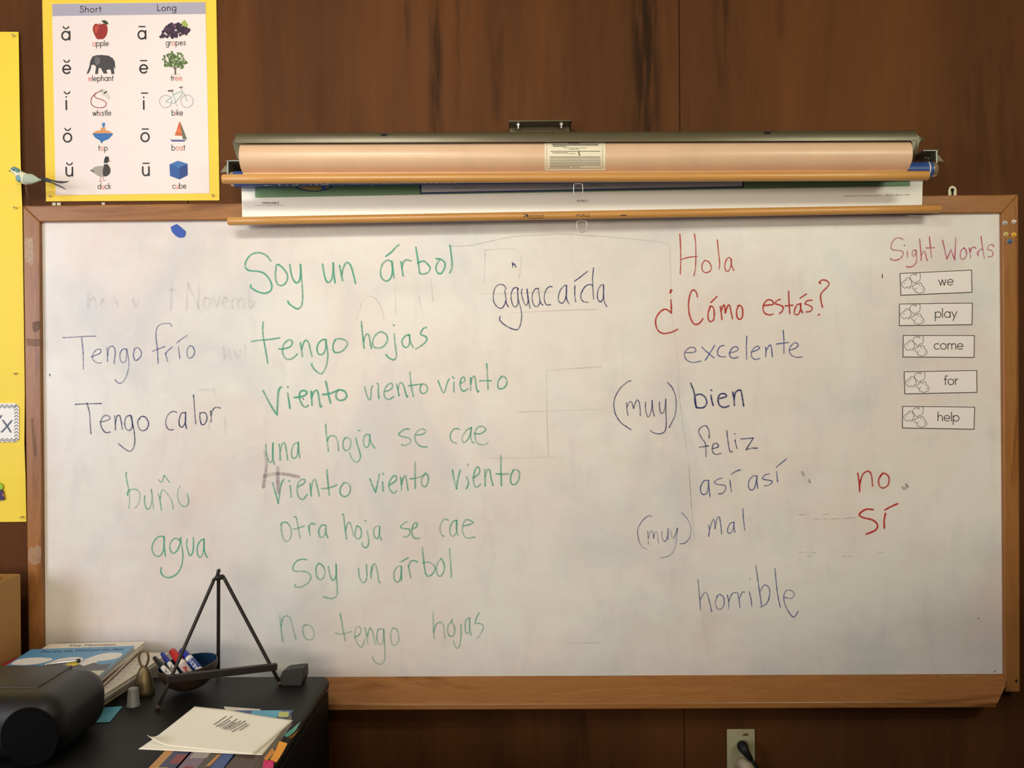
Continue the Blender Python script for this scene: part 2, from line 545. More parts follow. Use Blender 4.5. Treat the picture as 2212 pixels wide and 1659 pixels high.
# sloped tray along the bottom with a lip, corner cut off at the right end
prof = [(0.0, IB, P(2171, 1462, 0).x), (-0.022, IB-.022, P(2172, 1490, -.022).x), (-0.050, IB-.0485, P(2156, 1517, -.05).x),
        (-0.052, IB-.0620, P(2150, 1529, -.052).x), (-0.040, IB-.0600, P(2150, 1529, -.04).x), (-0.010, IB-.030, P(2168, 1500, -.01).x), (0.012, IB-.030, P(2171, 1495, 0).x)]
bm = nbm()
A = [bm.verts.new((-1.20, y, z)) for y, z, x in prof]; B = [bm.verts.new((x, y, z)) for y, z, x in prof]
n = len(prof)
bm.faces.new(A); bm.faces.new(B[::-1])
for i in range(n): bm.faces.new((A[i], B[i], B[(i+1) % n], A[(i+1) % n]))
es = [e for e in bm.edges if abs(e.verts[0].co.y-e.verts[1].co.y) < 1e-6 and e.verts[0].co.y < -0.045 and abs(e.verts[0].co.x-e.verts[1].co.x) > 1]
bmesh.ops.bevel(bm, geom=es, offset=.002, segments=3, profile=.5, affect='EDGES')
obj('marker_tray', bm, wood('oak_tray_grain', OAK, 'x', (0.10, 1.0, 1.0), 0.27, 18.0, 2.4, 0.26), wb)
# screw hole low on the right stile, worn spots and knots on the left stile
bm = nbm(); poly(bm, [P(2195.5+2.6*math.cos(t*.7854), 1471+4*math.sin(t*.7854), FY-.0004) for t in range(8)])
obj('screw_hole', bm, M_black_void, right_stile)
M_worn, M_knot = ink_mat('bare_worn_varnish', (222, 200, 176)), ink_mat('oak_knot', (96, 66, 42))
def wornpoly(name, m, pts, d):
    bm = nbm(); lay = bm.verts.layers.float.new('ink_amount')
    f = poly(bm, [P(x, y, FY-.0005) for x, y in pts])
    for v in f.verts: v[lay] = d
    obj(name, bm, m, left_stile)
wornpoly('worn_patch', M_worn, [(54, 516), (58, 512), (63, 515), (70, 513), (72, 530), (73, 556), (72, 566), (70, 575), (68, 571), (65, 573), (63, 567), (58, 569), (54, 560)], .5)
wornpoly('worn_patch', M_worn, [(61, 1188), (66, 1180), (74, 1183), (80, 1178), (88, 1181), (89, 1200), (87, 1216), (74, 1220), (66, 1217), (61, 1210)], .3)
wornpoly('knot_mark', M_knot, [(69, 697), (78, 694), (86, 694), (88, 704), (84, 712), (78, 717), (72, 718), (70, 708)], .42)
wornpoly('knot_mark', M_knot, [(57, 731), (72, 732), (90, 733), (90, 748), (74, 748), (57, 746)], .3)
wornpoly('knot_mark', M_knot, [(66, 906), (69, 901), (72, 903), (76, 940), (80, 978), (78, 988), (74, 986), (70, 966)], .25)
# hanging plates that stick up behind the top rail
def keyhole_plate(cx, ytop, ybot, hw, name='hanger_plate'):
    yy = 0.014
    a = [(cx-hw, ybot), (cx-hw, ytop+hw), (cx-hw*.7, ytop+hw*.3), (cx, ytop), (cx+hw*.7, ytop+hw*.3), (cx+hw, ytop+hw), (cx+hw, ybot)]
    bm = nbm(); prism(bm, [P(x, y, yy) for x, y in a], (0, .004, 0))
    poly(bm, [P(cx+4*math.cos(t*.6283), ytop+hw+.5+4*math.sin(t*.6283), yy-.0004) for t in range(10)], 1)
    poly(bm, [P(cx-2, ytop+hw+3, yy-.0004), P(cx+2, ytop+hw+3, yy-.0004), P(cx+2.4, ybot, yy-.0004), P(cx-2.4, ybot, yy-.0004)], 1)
    return obj(name, bm, [sp('hanger_metal', (206, 196, 168), .4, .2), M_black_void], wb)
keyhole_plate(2057.5, 401, 426, 9)
for cx, hw in ((116.5, 3.6), (127, 4.0), (223, 3.2)):
    bm = nbm(); prism(bm, [P(cx-hw, 437.5, .014), P(cx+hw, 437.5, .014), P(cx+hw, 448, .014), P(cx-hw, 448, .014)], (0, .004, 0))
    obj('hanger_plate', bm, sp('hanger_metal_pale', (196, 188, 160), .5), wb)


def write(label, x0, y0, sc, data, ink, wpx=3.0, dens=0.85, fade=0.25, y=-.0006, vary=0.08, name='handwriting', words=None):
    """one part per written word: the strokes fall apart at the widest gaps"""
    sts = [[(x0+a/sc, y0+b/sc) for a, b in st] for st in S(data)]
    groups = [[i] for i in range(len(sts))] if name == 'smudge' else [list(range(len(sts)))]
    if words and len(words) > 1:
        order = sorted(groups[0], key=lambda i: min(p[0] for p in sts[i]))
        gaps = []; mx = max(p[0] for p in sts[order[0]])
        for k in range(1, len(order)):
            gaps.append((min(p[0] for p in sts[order[k]])-mx, k)); mx = max(mx, max(p[0] for p in sts[order[k]]))
        cuts = sorted(k for g_, k in sorted(gaps)[::-1][:len(words)-1])
        groups = [order[a:b] for a, b in zip([0]+cuts, cuts+[len(order)])]
    for gi, g_ in enumerate(groups):
        bm = nbm(); lay = bm.verts.layers.float.new('ink_amount')
        for si in g_:
            pts = sts[si]; yy = y-si*4e-6
            ph = random.random()*6; fr = random.uniform(3, 6)
            d = lambda t, ph=ph, fr=fr: dens*(1-fade*(0.5+0.5*math.sin(ph+fr*t)))
            ribbon2(bm, spl(pts, 5), wpx*.45, lambda a, b: P(a, b, yy), d, lay, 0, vary)
        obj(name, bm, INK[ink], wb, label=(label % words[gi]) if words else label)


A_ = (500, 500, 4.424); B_ = (500, 680, 4.424); C_ = (700, 780, 5.027); D_ = (540, 900, 3.6867); E_ = (580, 1090, 4.424); F_ = (580, 1300, 4.424)
G_ = (110, 680, 5.53); H_ = (250, 1000, 6.38); I_ = (1040, 550, 7.373); J_ = (1380, 490, 4.9156); K_ = (1300, 800, 5.027); L_ = (1350, 960, 3.456); M_ = (1900, 480, 6.913)
write('green word %s in the top line', *A_, '''375,283 340,235 290,208 240,203 190,220 150,262 130,315 138,352 175,375 250,380 310,400 355,445 383,505 380,555 350,582 305,590 250,575 205,550 183,530 185,513;
450,320 430,320 422,380 420,440 435,495 470,517 510,500 535,450 530,405 500,360 470,330 445,315; 558,318 570,400 590,460 618,490 645,475 660,420 658,315; 658,315 668,430 678,560 678,660 665,715 630,740 590,720 550,690 538,665;
870,312 882,390 900,460 925,487 955,460 970,390 972,300; 972,300 978,400 990,490; 1032,325 1045,390 1062,472; 1055,420 1065,360 1090,305 1115,298 1140,330 1165,410 1185,495;
1535,290 1490,275 1445,310 1425,370 1430,430 1460,468 1490,472 1525,440 1538,370 1535,290; 1530,285 1543,370 1555,445; 1475,237 1530,195 1575,145 1603,127;
1620,290 1630,360 1640,425; 1628,350 1640,300 1670,272 1718,282; 1762,152 1775,230 1787,310 1798,400; 1780,300 1840,283 1885,325 1898,355 1880,390 1830,408 1800,398;
1955,260 2000,265 2040,300 2035,350 2010,395 1985,403 1960,380 1955,330 1985,275; 2087,130 2098,210 2108,300 2103,360 2085,395''', 'green', 4.2, .82, .3, words='Soy un árbol'.split())
write('green word %s in the second line', *B_, '''303,68 298,150 310,250 330,360 346,460; 190,257 250,245 340,238 400,230 460,220; 452,327 500,325 560,305 580,270 570,243 540,243 505,275 487,330 495,385 530,425 575,420 610,395 628,375;
658,268 668,330 678,400; 672,330 690,265 715,243 738,270 752,330 770,397; 905,238 870,238 830,275 817,330 830,372 862,380 890,350 902,290 900,240; 900,240 915,330 920,400 905,490 870,555 845,562 800,530 768,485 768,468;
990,240 970,290 975,345 1010,362 1060,345 1100,300 1105,260 1070,235 1020,228 990,240; 1242,62 1248,150 1258,240 1268,320; 1262,260 1275,205 1300,182 1318,215 1325,270 1338,323;
1430,160 1385,185 1350,245 1355,300 1400,318 1455,300 1490,245 1480,190 1440,165; 1557,180 1560,250 1572,340 1575,400 1550,430 1510,415 1475,380; 1548,97 1555,103;
1700,190 1665,200 1632,240 1635,285 1665,313 1695,290 1702,235 1700,190; 1700,190 1710,260 1738,313; 1865,122 1840,125 1810,165 1812,190 1850,205 1868,235 1840,275 1790,310 1760,327''', 'green', 4.0, .74, .3, words='tengo hojas'.split())
write('green capitalised word Viento', *B_, '''302,725 340,800 390,890 435,955; 435,955 440,850 445,760 455,710 473,692; 537,750 548,820 558,892; 535,689 543,693; 602,790 650,785 700,770 720,745 700,725 665,730 648,770 660,830 690,875 715,882 732,865;
762,730 765,800 770,865; 765,790 785,740 815,722 830,760 840,820 850,878 862,870; 900,635 915,700 930,780 947,845; 872,762 930,755 985,735 1030,715; 1025,718 1000,750 1005,800 1040,818 1085,805 1100,770 1080,730 1040,718''', 'green', 4.6, .8, .3)
write('green word %s right of the capital Viento', *C_, '''440,280 455,340 475,400 500,420 508,380 512,310 525,268; 575,243 590,252 588,320 595,408; 655,330 700,320 740,290 740,250 715,243 680,270 655,320 655,380 685,415 720,410 755,385;
785,250 800,310 815,378; 805,310 815,250 840,235 865,270 880,330 900,390 908,378; 933,120 938,200 950,290 970,382; 918,268 990,258 1060,250; 1060,250 1045,285 1045,330 1075,353 1110,335 1122,295 1100,255 1060,248;
1238,212 1260,270 1285,330 1305,340 1320,300 1340,230 1358,195; 1408,228 1408,280 1410,335; 1395,170 1412,190; 1480,240 1520,225 1530,195 1515,172 1490,190 1478,240 1485,295 1515,327 1560,300;
1590,180 1592,250 1590,318; 1592,250 1610,180 1635,165 1645,220 1652,280 1668,335 1682,325; 1765,28 1772,120 1777,210 1780,305; 1690,215 1750,212 1812,215; 1930,165 1895,210 1885,260 1900,298 1940,297 1975,265 1985,215 1965,175 1925,165''', 'green', 3.6, .72, .3, words='viento viento'.split())
write('green word una', *D_, '''125,220 130,290 145,345 165,365 180,330 182,210; 182,210 180,300 192,380; 232,220 238,280 240,345; 240,280 255,220 275,210 288,260 300,345; 385,205 350,220 332,270 335,320 355,332 378,300 385,205; 385,205 388,270 397,327''', 'green', 3.8, .66, .35)
write('green word %s in the line of una', *C_, '''18,685 22,780 35,880 47,980; 35,870 50,825 90,810 130,830 150,890 158,973; 230,835 208,870 208,940 240,972 275,950 292,890 275,840 235,830; 345,835 360,900 385,980 395,1040 375,1085 345,1097 310,1070 285,1020 280,995; 370,752 388,757;
480,800 450,800 428,850 432,910 460,938 490,900 495,800; 495,800 510,880 550,945; 930,740 870,742 810,795 850,820 920,835 943,870 910,905 850,915 845,900; 990,800 1050,800 1100,775 1095,745 1050,740 1010,765 985,820 1000,880 1050,925 1120,932;
1475,740 1420,735 1380,775 1370,830 1390,875 1440,892; 1600,720 1550,750 1505,810 1500,860 1520,885 1560,855 1590,790 1600,720; 1600,720 1590,800 1610,885 1625,880; 1630,785 1690,790 1740,765 1755,735 1720,710 1680,715 1645,750 1640,820 1655,880 1700,907 1750,905 1780,885''', 'green', 3.6, .64, .4, words='hoja se cae'.split())
write('green word %s in the fifth line', *D_, '''180,525 200,600 225,690; 225,690 235,620 250,530 270,500; 320,550 325,600 328,640; 310,510 315,517; 380,560 430,530 438,505 415,500 385,525 375,580 385,635 420,660 455,620;
478,530 482,580 487,632; 485,590 500,515 520,505 535,560 552,632; 612,425 618,500 625,570 632,627; 570,573 620,570 690,545; 745,528 720,570 720,615 750,637 785,620 800,575 785,535 750,525;
955,495 975,550 1000,603; 1000,603 1015,530 1030,458; 1055,520 1060,590; 1056,453 1062,460; 1110,545 1160,510 1165,475 1140,475 1110,520 1110,570 1140,610 1168,590; 1200,480 1205,530 1205,580; 1205,540 1225,480 1240,475 1250,530 1258,587;
1315,365 1315,460 1315,570; 1275,495 1320,490 1390,465; 1395,450 1370,490 1368,540 1395,558 1415,530 1420,480 1400,450; 1612,425 1625,500 1645,575; 1645,575 1655,500 1675,425; 1735,378 1735,390; 1725,480 1740,530 1722,575;
1775,490 1825,450 1825,410 1805,405 1785,450 1780,520 1800,563 1835,540; 1868,420 1872,490 1872,553; 1872,480 1890,425 1910,430 1920,490 1935,548; 1998,312 1998,420 2002,550; 1960,455 2010,458 2065,455; 2095,430 2075,480 2080,530 2110,540 2140,500 2145,445 2120,420 2095,428''', 'green', 4.0, .66, .35, words='viento viento viento'.split())
write('green word %s in the line of otra', *E_, '''120,187 125,260 145,330 180,352 210,320 218,260 200,200 165,168 130,175 120,190; 245,117 265,125 280,200 300,322; 235,237 280,225 340,205; 380,200 390,250 398,298; 388,250 395,195 415,180 445,190;
540,195 505,200 480,250 490,305 515,312 540,280 548,200; 548,200 550,270 567,318; 703,97 715,92 725,180 745,330; 735,250 755,185 775,170 795,220 815,303; 845,208 830,250 832,310 860,328 885,300 885,245 865,210 840,205;
940,250 955,320 955,380 930,413 900,395 895,360; 918,153 930,157; 1050,205 1020,215 1005,260 1015,310 1040,325 1058,280 1062,210; 1062,210 1060,280 1080,340; 1325,160 1285,185 1262,215 1300,230 1345,235 1350,280 1315,310 1285,305;
1370,235 1410,215 1422,185 1405,170 1380,200 1370,260 1385,310 1420,325 1443,318; 1720,150 1680,140 1645,190 1640,250 1655,290 1675,303; 1795,150 1760,165 1735,220 1738,280 1765,303 1795,260 1800,150; 1800,150 1795,230 1812,293;
1862,205 1920,190 1955,170 1910,145 1875,155 1852,220 1865,290 1900,320 1970,310''', 'green', 3.6, .62, .4, words='otra hoja se cae'.split())
write('fainter green word %s low on the board', *E_, '''365,527 320,522 270,540 235,590 240,630 290,638 350,640 395,665 405,700 380,745 330,780 280,790 255,785 258,762; 480,562 455,600 460,680 490,717 525,700 540,650 525,595 490,562;
572,590 582,650 605,715 625,720 645,670 645,570; 645,570 648,680 655,800 655,860 630,890 585,897 525,880; 860,610 868,690 895,740 920,740 940,690 935,575; 985,590 980,640 980,700; 982,650 1000,580 1020,570 1040,640 1052,720 1063,747;
1265,590 1230,595 1200,650 1205,720 1235,740 1262,700 1270,590; 1270,590 1270,660 1272,732; 1260,550 1335,508; 1335,575 1350,650 1360,703; 1340,590 1360,540 1385,535 1425,548; 1470,405 1478,500 1490,600 1500,660; 1470,560 1530,550 1580,580 1590,620 1560,670 1520,683 1500,655;
1650,515 1615,560 1605,630 1625,680 1655,675 1680,620 1675,560 1650,515; 1730,423 1738,540 1748,695''', 'green', 3.6, .62, .35, words='Soy un árbol'.split())
write('faint green word %s in the lowest line', *F_, '''108,127 118,250 138,387; 122,230 135,160 165,135 200,150 225,215 245,300 263,360; 355,228 330,230 328,285 350,345 390,365 428,345 437,295 410,240 370,217 340,225; 685,108 700,190 715,280 735,375; 640,297 680,308 740,300 790,285;
820,340 865,315 885,270 870,240 840,245 825,300 840,380 880,432 905,410 918,360; 922,250 940,330 950,402; 945,330 965,255 985,265 1005,330 1022,407; 1085,262 1050,265 1035,320 1042,390 1070,408 1095,370 1100,260; 1100,260 1108,400 1113,520 1100,575 1060,597 1015,570 992,522;
1185,252 1168,300 1175,390 1205,415 1240,380 1245,320 1225,265 1190,250; 1573,100 1575,200 1578,300 1588,355; 1580,290 1600,220 1640,195 1670,220 1680,290 1685,350; 1745,190 1715,230 1715,300 1745,332 1775,305 1775,235 1750,195 1755,165;
1838,215 1840,300 1830,400 1808,445 1785,425 1765,375; 1915,155 1885,180 1880,270 1900,303 1920,270 1922,155; 1922,155 1920,240 1937,318; 2012,105 1985,160 1975,205 2010,205 2050,225 2045,270 2015,325 1988,353''', 'green', 3.3, .52, .4, words='no tengo hojas'.split())
write('thin blue word %s in Tengo frío', *G_, '''145,272 250,268 400,258 535,255; 365,270 380,400 385,520 388,650; 480,503 540,480 590,455 595,420 560,410 520,440 495,500 515,550 570,578 605,570; 665,390 675,470 675,560; 675,500 690,400 720,375 755,390 768,450 760,520 755,585;
900,410 860,410 825,460 830,540 865,572 895,540 905,410; 905,410 925,520 930,620 905,720 865,795 820,818 785,800 768,775; 1000,410 985,470 995,530 1025,543 1070,500 1080,450 1050,400 1010,395 990,420; 1443,135 1420,105 1350,105 1285,130 1258,190 1255,280 1270,400 1280,578; 1212,435 1280,410 1360,378;
1365,455 1378,500 1393,560; 1370,470 1395,430 1450,385; 1520,380 1530,450 1540,522; 1503,337 1560,290 1625,247; 1665,370 1630,410 1630,490 1660,518 1700,490 1715,430 1690,378 1655,372''', 'blue', 2.7, .68, .35, words='Tengo frío'.split())
write('dark blue word %s in Tengo calor', *G_, '''290,1070 430,1063 600,1060; 430,1055 460,1170 468,1290 477,1420; 585,1280 660,1265 705,1240 690,1210 640,1205 595,1265 605,1345 650,1405 705,1400; 760,1205 768,1290 770,1375; 770,1290 790,1210 820,1205 840,1280 852,1368;
950,1200 900,1220 880,1290 895,1360 940,1380 970,1330 965,1210; 950,1200 985,1350 1002,1480 990,1580 945,1630 880,1600 805,1540; 1060,1240 1035,1280 1055,1360 1100,1385 1150,1355 1165,1290 1130,1225 1080,1215 1045,1255;
1500,1165 1450,1155 1395,1200 1370,1280 1385,1345 1420,1375 1460,1370; 1600,1170 1560,1175 1530,1260 1540,1330 1570,1340 1605,1280 1610,1165; 1605,1165 1605,1280 1620,1360; 1703,957 1712,1080 1720,1200 1730,1305; 1780,1170 1780,1240 1800,1310 1840,1300 1865,1230 1840,1170 1785,1175;
1905,1150 1912,1220 1913,1275; 1912,1200 1930,1140 1970,1105 2025,1115''', 'navy', 2.9, .8, .35, words='Tengo calor'.split())
write('green word baño', *H_, '''150,127 140,160 155,260 180,380 190,480 180,630; 160,450 170,390 230,362 290,370 330,420 330,500 305,580 265,620; 400,450 395,540 420,620 450,635 485,580 500,480 490,365; 490,365 505,480 520,640; 580,415 605,500 630,655; 610,500 630,390 655,370 700,410 750,480 780,560 790,632;
585,225 610,255 635,260 655,210 668,172 690,200 740,268; 890,318 865,360 852,440 865,520 900,580 955,603 995,570 1002,500 985,430''', 'green', 3.0, .66, .5)
write('green word agua', *H_, '''670,1020 610,1010 550,1050 505,1130 502,1200 530,1265 580,1290 630,1260 660,1180 665,1020; 665,1020 668,1150 685,1285; 890,1080 850,1045 800,1045 755,1100 745,1170 770,1235 805,1243 850,1200 885,1110 895,1025;
890,1040 910,1150 925,1280 905,1420 840,1530 740,1580 660,1560 620,1500 630,1440; 985,1050 975,1120 995,1220 1025,1280 1055,1240 1070,1150 1070,1025; 1220,1050 1170,1070 1125,1150 1125,1250 1160,1303 1195,1260 1215,1150 1215,1050; 1215,1050 1220,1200 1250,1285 1268,1303''', 'green', 3.4, .8, .3)
write('navy word aguacaída', *I_, '''390,548 370,500 320,475 250,490 205,560 187,660 200,760 250,830 315,855 360,810 385,740; 370,570 390,700 395,770 430,830; 590,550 560,525 510,540 475,620 475,720 505,810 540,835 575,790 580,700 575,550;
575,545 585,700 625,850 640,970 625,1100 590,1180 545,1197 460,1170 370,1120 305,1060 287,1020 300,985; 648,550 635,590 655,700 690,790 715,808 740,760 740,700 725,550; 725,550 750,720 772,855; 905,540 860,545 815,620 810,730 840,810 885,828 925,780 930,740; 905,540 920,650 940,760 980,805;
1125,515 1080,510 1025,570 1000,670 1010,760 1050,803 1100,795; 1355,490 1320,495 1260,560 1225,670 1235,745 1280,775 1320,740 1350,640 1355,490; 1355,490 1350,640 1365,730 1398,785; 1488,495 1485,600 1490,690 1502,752; 1478,425 1550,375 1620,320 1690,268;
1785,215 1770,380 1775,550 1785,710; 1770,490 1720,475 1650,510 1590,610 1585,690 1620,745 1700,760; 1945,480 1905,485 1860,560 1845,660 1865,730 1900,750 1935,700 1945,600 1945,480; 1945,480 1945,650 1960,760 1998,828; 492,125 500,200; 500,165 520,145 550,200''', 'navy', 2.8, .84, .3)
write('red word Hola', *J_, '''435,75 442,200 445,350 440,500; 590,75 603,180 605,330 600,440 585,520; 447,347 520,325 620,312; 700,355 672,400 675,460 710,487 755,470 770,430 745,375 700,355; 833,138 845,260 858,380 853,448; 985,350 955,325 925,360 912,420 925,465 955,465 980,400 980,345; 978,345 985,410 1008,463''', 'red', 2.8, .85, .2)
write('red word %s', *J_, '''332,690 338,684 346,680; 340,668 338,700; 350,672 330,700; 340,775 345,840 345,915; 345,915 310,885 270,875 220,910 183,970 180,1040 205,1100 250,1130 310,1128 370,1110 412,1087; 622,745 610,695 580,670 550,700 530,790 530,880 545,960 580,1025 620,1035 655,1010 680,975;
760,840 735,920 740,985 765,1007 795,980 800,900 785,850 755,845; 765,803 828,740; 865,845 875,920 883,985; 875,890 895,835 910,840 918,915; 918,915 945,835 965,840 980,910 995,975; 1060,835 1038,890 1045,960 1075,982 1100,950 1100,870 1075,835 1050,840;
1325,835 1380,830 1430,820 1415,785 1370,775 1330,815 1318,870 1340,920 1390,935 1425,925; 1500,770 1465,785 1450,815 1495,830 1530,850 1525,890 1495,920; 1590,685 1593,780 1600,870 1603,922; 1555,840 1600,835 1635,832; 1720,815 1680,830 1655,880 1655,925 1690,930 1715,880 1720,815; 1715,815 1720,870 1738,912; 1713,757 1778,713;
1840,780 1790,785 1765,815 1800,830 1840,855 1825,895 1780,903; 1930,600 1915,590 1945,565 1990,570 2020,600 2000,640 1950,690 1930,730 1935,790 1950,853; 1906,936 1918,930''', 'red', 3.7, .9, .15, words='¿Cómo estás?'.split())
write('blue word excelente', *J_, '''500,1335 560,1335 605,1320 590,1285 545,1280 495,1320 485,1370 515,1420 580,1440 660,1425; 670,1278 730,1335 800,1393; 805,1258 755,1340 705,1418; 905,1260 865,1270 835,1320 845,1365 880,1380 920,1378; 970,1335 1020,1325 1055,1300 1040,1275 1000,1280 965,1330 970,1375 1005,1395 1055,1383;
1147,1160 1142,1260 1145,1405; 1195,1330 1250,1310 1283,1285 1260,1268 1225,1285 1195,1335 1205,1390 1245,1408 1285,1395; 1345,1278 1350,1330 1345,1380; 1350,1320 1380,1265 1400,1258 1410,1300 1418,1380; 1533,1100 1540,1200 1540,1345; 1460,1245 1530,1235 1590,1228;
1600,1310 1650,1295 1690,1265 1680,1235 1645,1235 1605,1280 1600,1330 1630,1370 1680,1385 1735,1382''', 'blue', 2.8, .82, .25)
write('thin blue word muy in brackets before bien', *K_, '''318,115 280,125 200,195 145,290 130,380 150,480 205,565 265,610 318,645; 268,350 272,420 285,490; 275,400 300,345 325,350 345,415; 345,415 375,330 400,335 415,410 418,493; 475,345 475,420 495,500 520,490 545,400 545,325; 545,325 555,430 570,498;
625,345 630,430 650,468 680,430 695,310; 695,310 695,430 700,560 690,650 650,685 600,688 550,672 527,650; 712,130 765,190 800,280 808,390 790,500 730,620''', 'navy', 2.6, .78, .3)
write('bold navy word bien', *K_, '''965,140 1000,230 1015,330 1028,410; 1010,290 1012,350 1024,400; 1020,270 1070,258 1120,290 1140,350 1110,400 1060,408 1030,400; 1185,270 1195,330 1210,383; 1186,214 1195,219; 1280,305 1340,290 1355,270 1320,252 1280,265 1262,320 1280,380 1330,402 1380,385; 1422,235 1435,310 1440,382; 1437,310 1450,245 1480,218 1510,220 1525,290 1540,387''', 'navy', 3.8, .92, .15)
write('thin blue word feliz', *K_, '''1165,735 1165,660 1135,605 1100,605 1060,635 1055,680 1090,745 1125,800 1132,935; 1058,835 1110,828 1160,820; 1200,850 1245,840 1268,820 1250,795 1215,800 1198,850 1210,895 1245,913 1295,900; 1357,655 1370,770 1385,860 1400,887 1415,878; 1447,755 1455,800 1468,848; 1441,688 1449,692;
1512,745 1580,740 1645,735; 1645,735 1605,800 1565,862; 1565,862 1630,845 1690,845''', 'navy', 2.8, .82, .25)
write('blue word %s', *K_, '''1155,1195 1110,1200 1075,1260 1075,1320 1105,1350 1145,1320 1160,1195; 1160,1195 1165,1290 1175,1375; 1305,1170 1255,1185 1222,1220 1265,1240 1335,1250 1345,1290 1310,1335 1268,1340; 1390,1190 1398,1250 1408,1320; 1405,1130 1450,1100 1505,1080;
1685,1145 1640,1150 1600,1200 1595,1270 1625,1300 1660,1270 1685,1145; 1685,1145 1685,1220 1693,1283; 1820,1125 1775,1135 1745,1175 1790,1190 1845,1200 1840,1230 1800,1250 1765,1255; 1898,1100 1903,1150 1910,1213; 1892,1055 1945,1010 2005,962''', 'blue', 2.8, .78, .3, words='así así'.split())
write('faint blue word muy in brackets before mal', *L_, '''203,543 180,532 130,570 95,640 105,720 130,765 165,783; 170,650 173,700 175,745; 175,700 190,650 205,650 215,700; 215,700 222,660 240,660 250,738; 275,650 278,700 300,725 318,680 322,625; 322,625 322,710; 340,640 350,690 370,690 392,625; 392,625 385,700 370,780 330,830 268,848;
422,510 465,555 492,620 485,690 450,735 412,742''', 'blue', 2.5, .6, .5)
write('blue word mal', *L_, '''622,600 630,640 625,687; 630,640 655,565 670,570 672,630; 672,630 690,550 705,545 715,600 722,670; 815,580 785,590 765,640 780,665 805,640 815,580; 812,580 815,620 820,657; 880,480 885,560 895,640''', 'blue', 2.6, .72, .3)
write('faint blue word horrible', *L_, '''545,1010 555,1120 565,1235; 562,1160 590,1110 610,1110 630,1170 648,1250; 690,1130 675,1180 690,1225 720,1228 740,1190 735,1140 705,1120 685,1140; 765,1125 775,1180 773,1228; 775,1170 800,1115 830,1105; 840,1105 852,1160 858,1220; 855,1150 875,1105 898,1103; 928,1100 940,1150 947,1207; 933,1003 937,1006;
978,905 990,1000 1005,1100 1020,1200; 1008,1100 1040,1050 1075,1070 1080,1120 1060,1185 1012,1215; 1120,925 1130,1040 1145,1150 1160,1215; 1185,1140 1240,1150 1265,1120 1240,1090 1200,1095 1185,1150 1205,1220 1240,1275 1265,1287 1293,1245''', 'blue', 2.6, .7, .35)
write('red word no', *L_, '''1738,215 1750,290 1752,352; 1752,300 1775,225 1815,200 1840,230 1848,310; 1925,215 1895,260 1900,310 1930,325 1965,300 1970,245 1935,215 1905,235''', 'red', 3.8, .88, .15)
write('bold red word sí', *L_, '''1855,487 1800,485 1750,520 1775,545 1850,565 1885,600 1870,640 1800,670; 1945,515 1935,570 1937,625; 1940,490 1985,465 2035,443''', 'red', 4.2, .95, .1)
write('pink word %s', *M_, '''350,260 310,238 250,240 195,290 170,370 190,410 270,420 340,435 352,480 310,540 240,568 190,565 165,540; 415,435 415,480 418,525; 545,420 510,415 490,450 495,500 525,500 540,460 545,420; 545,420 555,520 545,600 500,655 440,670 400,660;
598,250 610,370 620,480 620,570; 620,500 660,440 685,460 695,520 715,572; 745,220 755,320 765,430 778,525; 695,385 750,383 815,380; 943,270 965,370 985,470 1005,548; 1005,548 1040,470 1065,410; 1065,410 1095,490 1122,565; 1122,565 1130,420 1138,235;
1265,380 1220,420 1205,490 1220,545 1260,550 1295,500 1295,430 1265,385; 1340,385 1350,450 1360,530; 1350,450 1375,390 1410,370 1442,392; 1515,210 1530,320 1545,430 1565,542; 1540,400 1500,410 1465,460 1475,500; 1705,365 1690,335 1645,340 1620,370 1620,410 1665,420 1690,450 1685,505 1620,518''', 'pink', 2.9, .78, .4, words='Sight Words'.split())
# old pencil lines, eraser smears and specks that are part of the surface
write('faint grey outline left from an old drawing', 0, 0, 1, '''975,532 1016,530 1073,518 1118,510 1187,507 1209,505 1276,509 1344,514 1400,520 1440,527 1447,540 1449,620 1452,690 1460,740 1468,820; 1464,826 1470,880 1480,950 1488,1000 1494,1098; 1488,1010 1494,1098 1500,1160;
1180,800 1182,900 1185,985; 1040,635 1100,634 1190,630; 1100,676 1200,671 1290,668; 778,660 790,642 800,640 812,646 824,666 830,690; 854,620 855,680; 770,690 780,660''', 'grey', 1.6, .26, .6, name='faint_line')
GH = '340,160 343,240; 352,200 372,190 380,238; 400,225 415,195 425,225; 470,190 490,236; 560,190 575,235 590,190; 755,110 745,250; 738,150 772,150; 830,120 825,245; 830,120 885,240; 885,115 880,240; 915,190 905,225 930,235 940,200 918,188; 955,190 972,235 985,188; 1000,215 1025,205 1012,188 998,215 1020,238; 1045,190 1048,238; 1050,205 1070,190 1076,236; 1080,205 1098,190 1106,236; 1130,140 1132,236 1155,215 1132,200'
write('ghost of a wiped heading near the top left', 40, 560, 2.268, GH, 'purple', 6, .11, .6, name='faint_line')
write('ghost of wiped writing left of the green lines', 40, 560, 2.268, '1005,430 1010,490 1030,440 1040,490; 1060,450 1075,485 1090,445; 1110,420 1112,490; 880,640 940,640; 955,630 965,670; 890,790 935,795 930,830; 1010,780 1015,850', 'grey', 6, .10, .6, name='faint_line')
write('ghost of old frames sketched behind aguacaída', 0, 0, 1, '1048,540 1120,542 1122,600; 1048,540 1046,610; 1120,890 1180,888 1300,884; 1180,800 1300,792; 1060,990 1200,988; 1220,1390 1300,1388; 930,600 936,650; 905,640 912,680', 'purple', 3, .16, .6, name='faint_line')
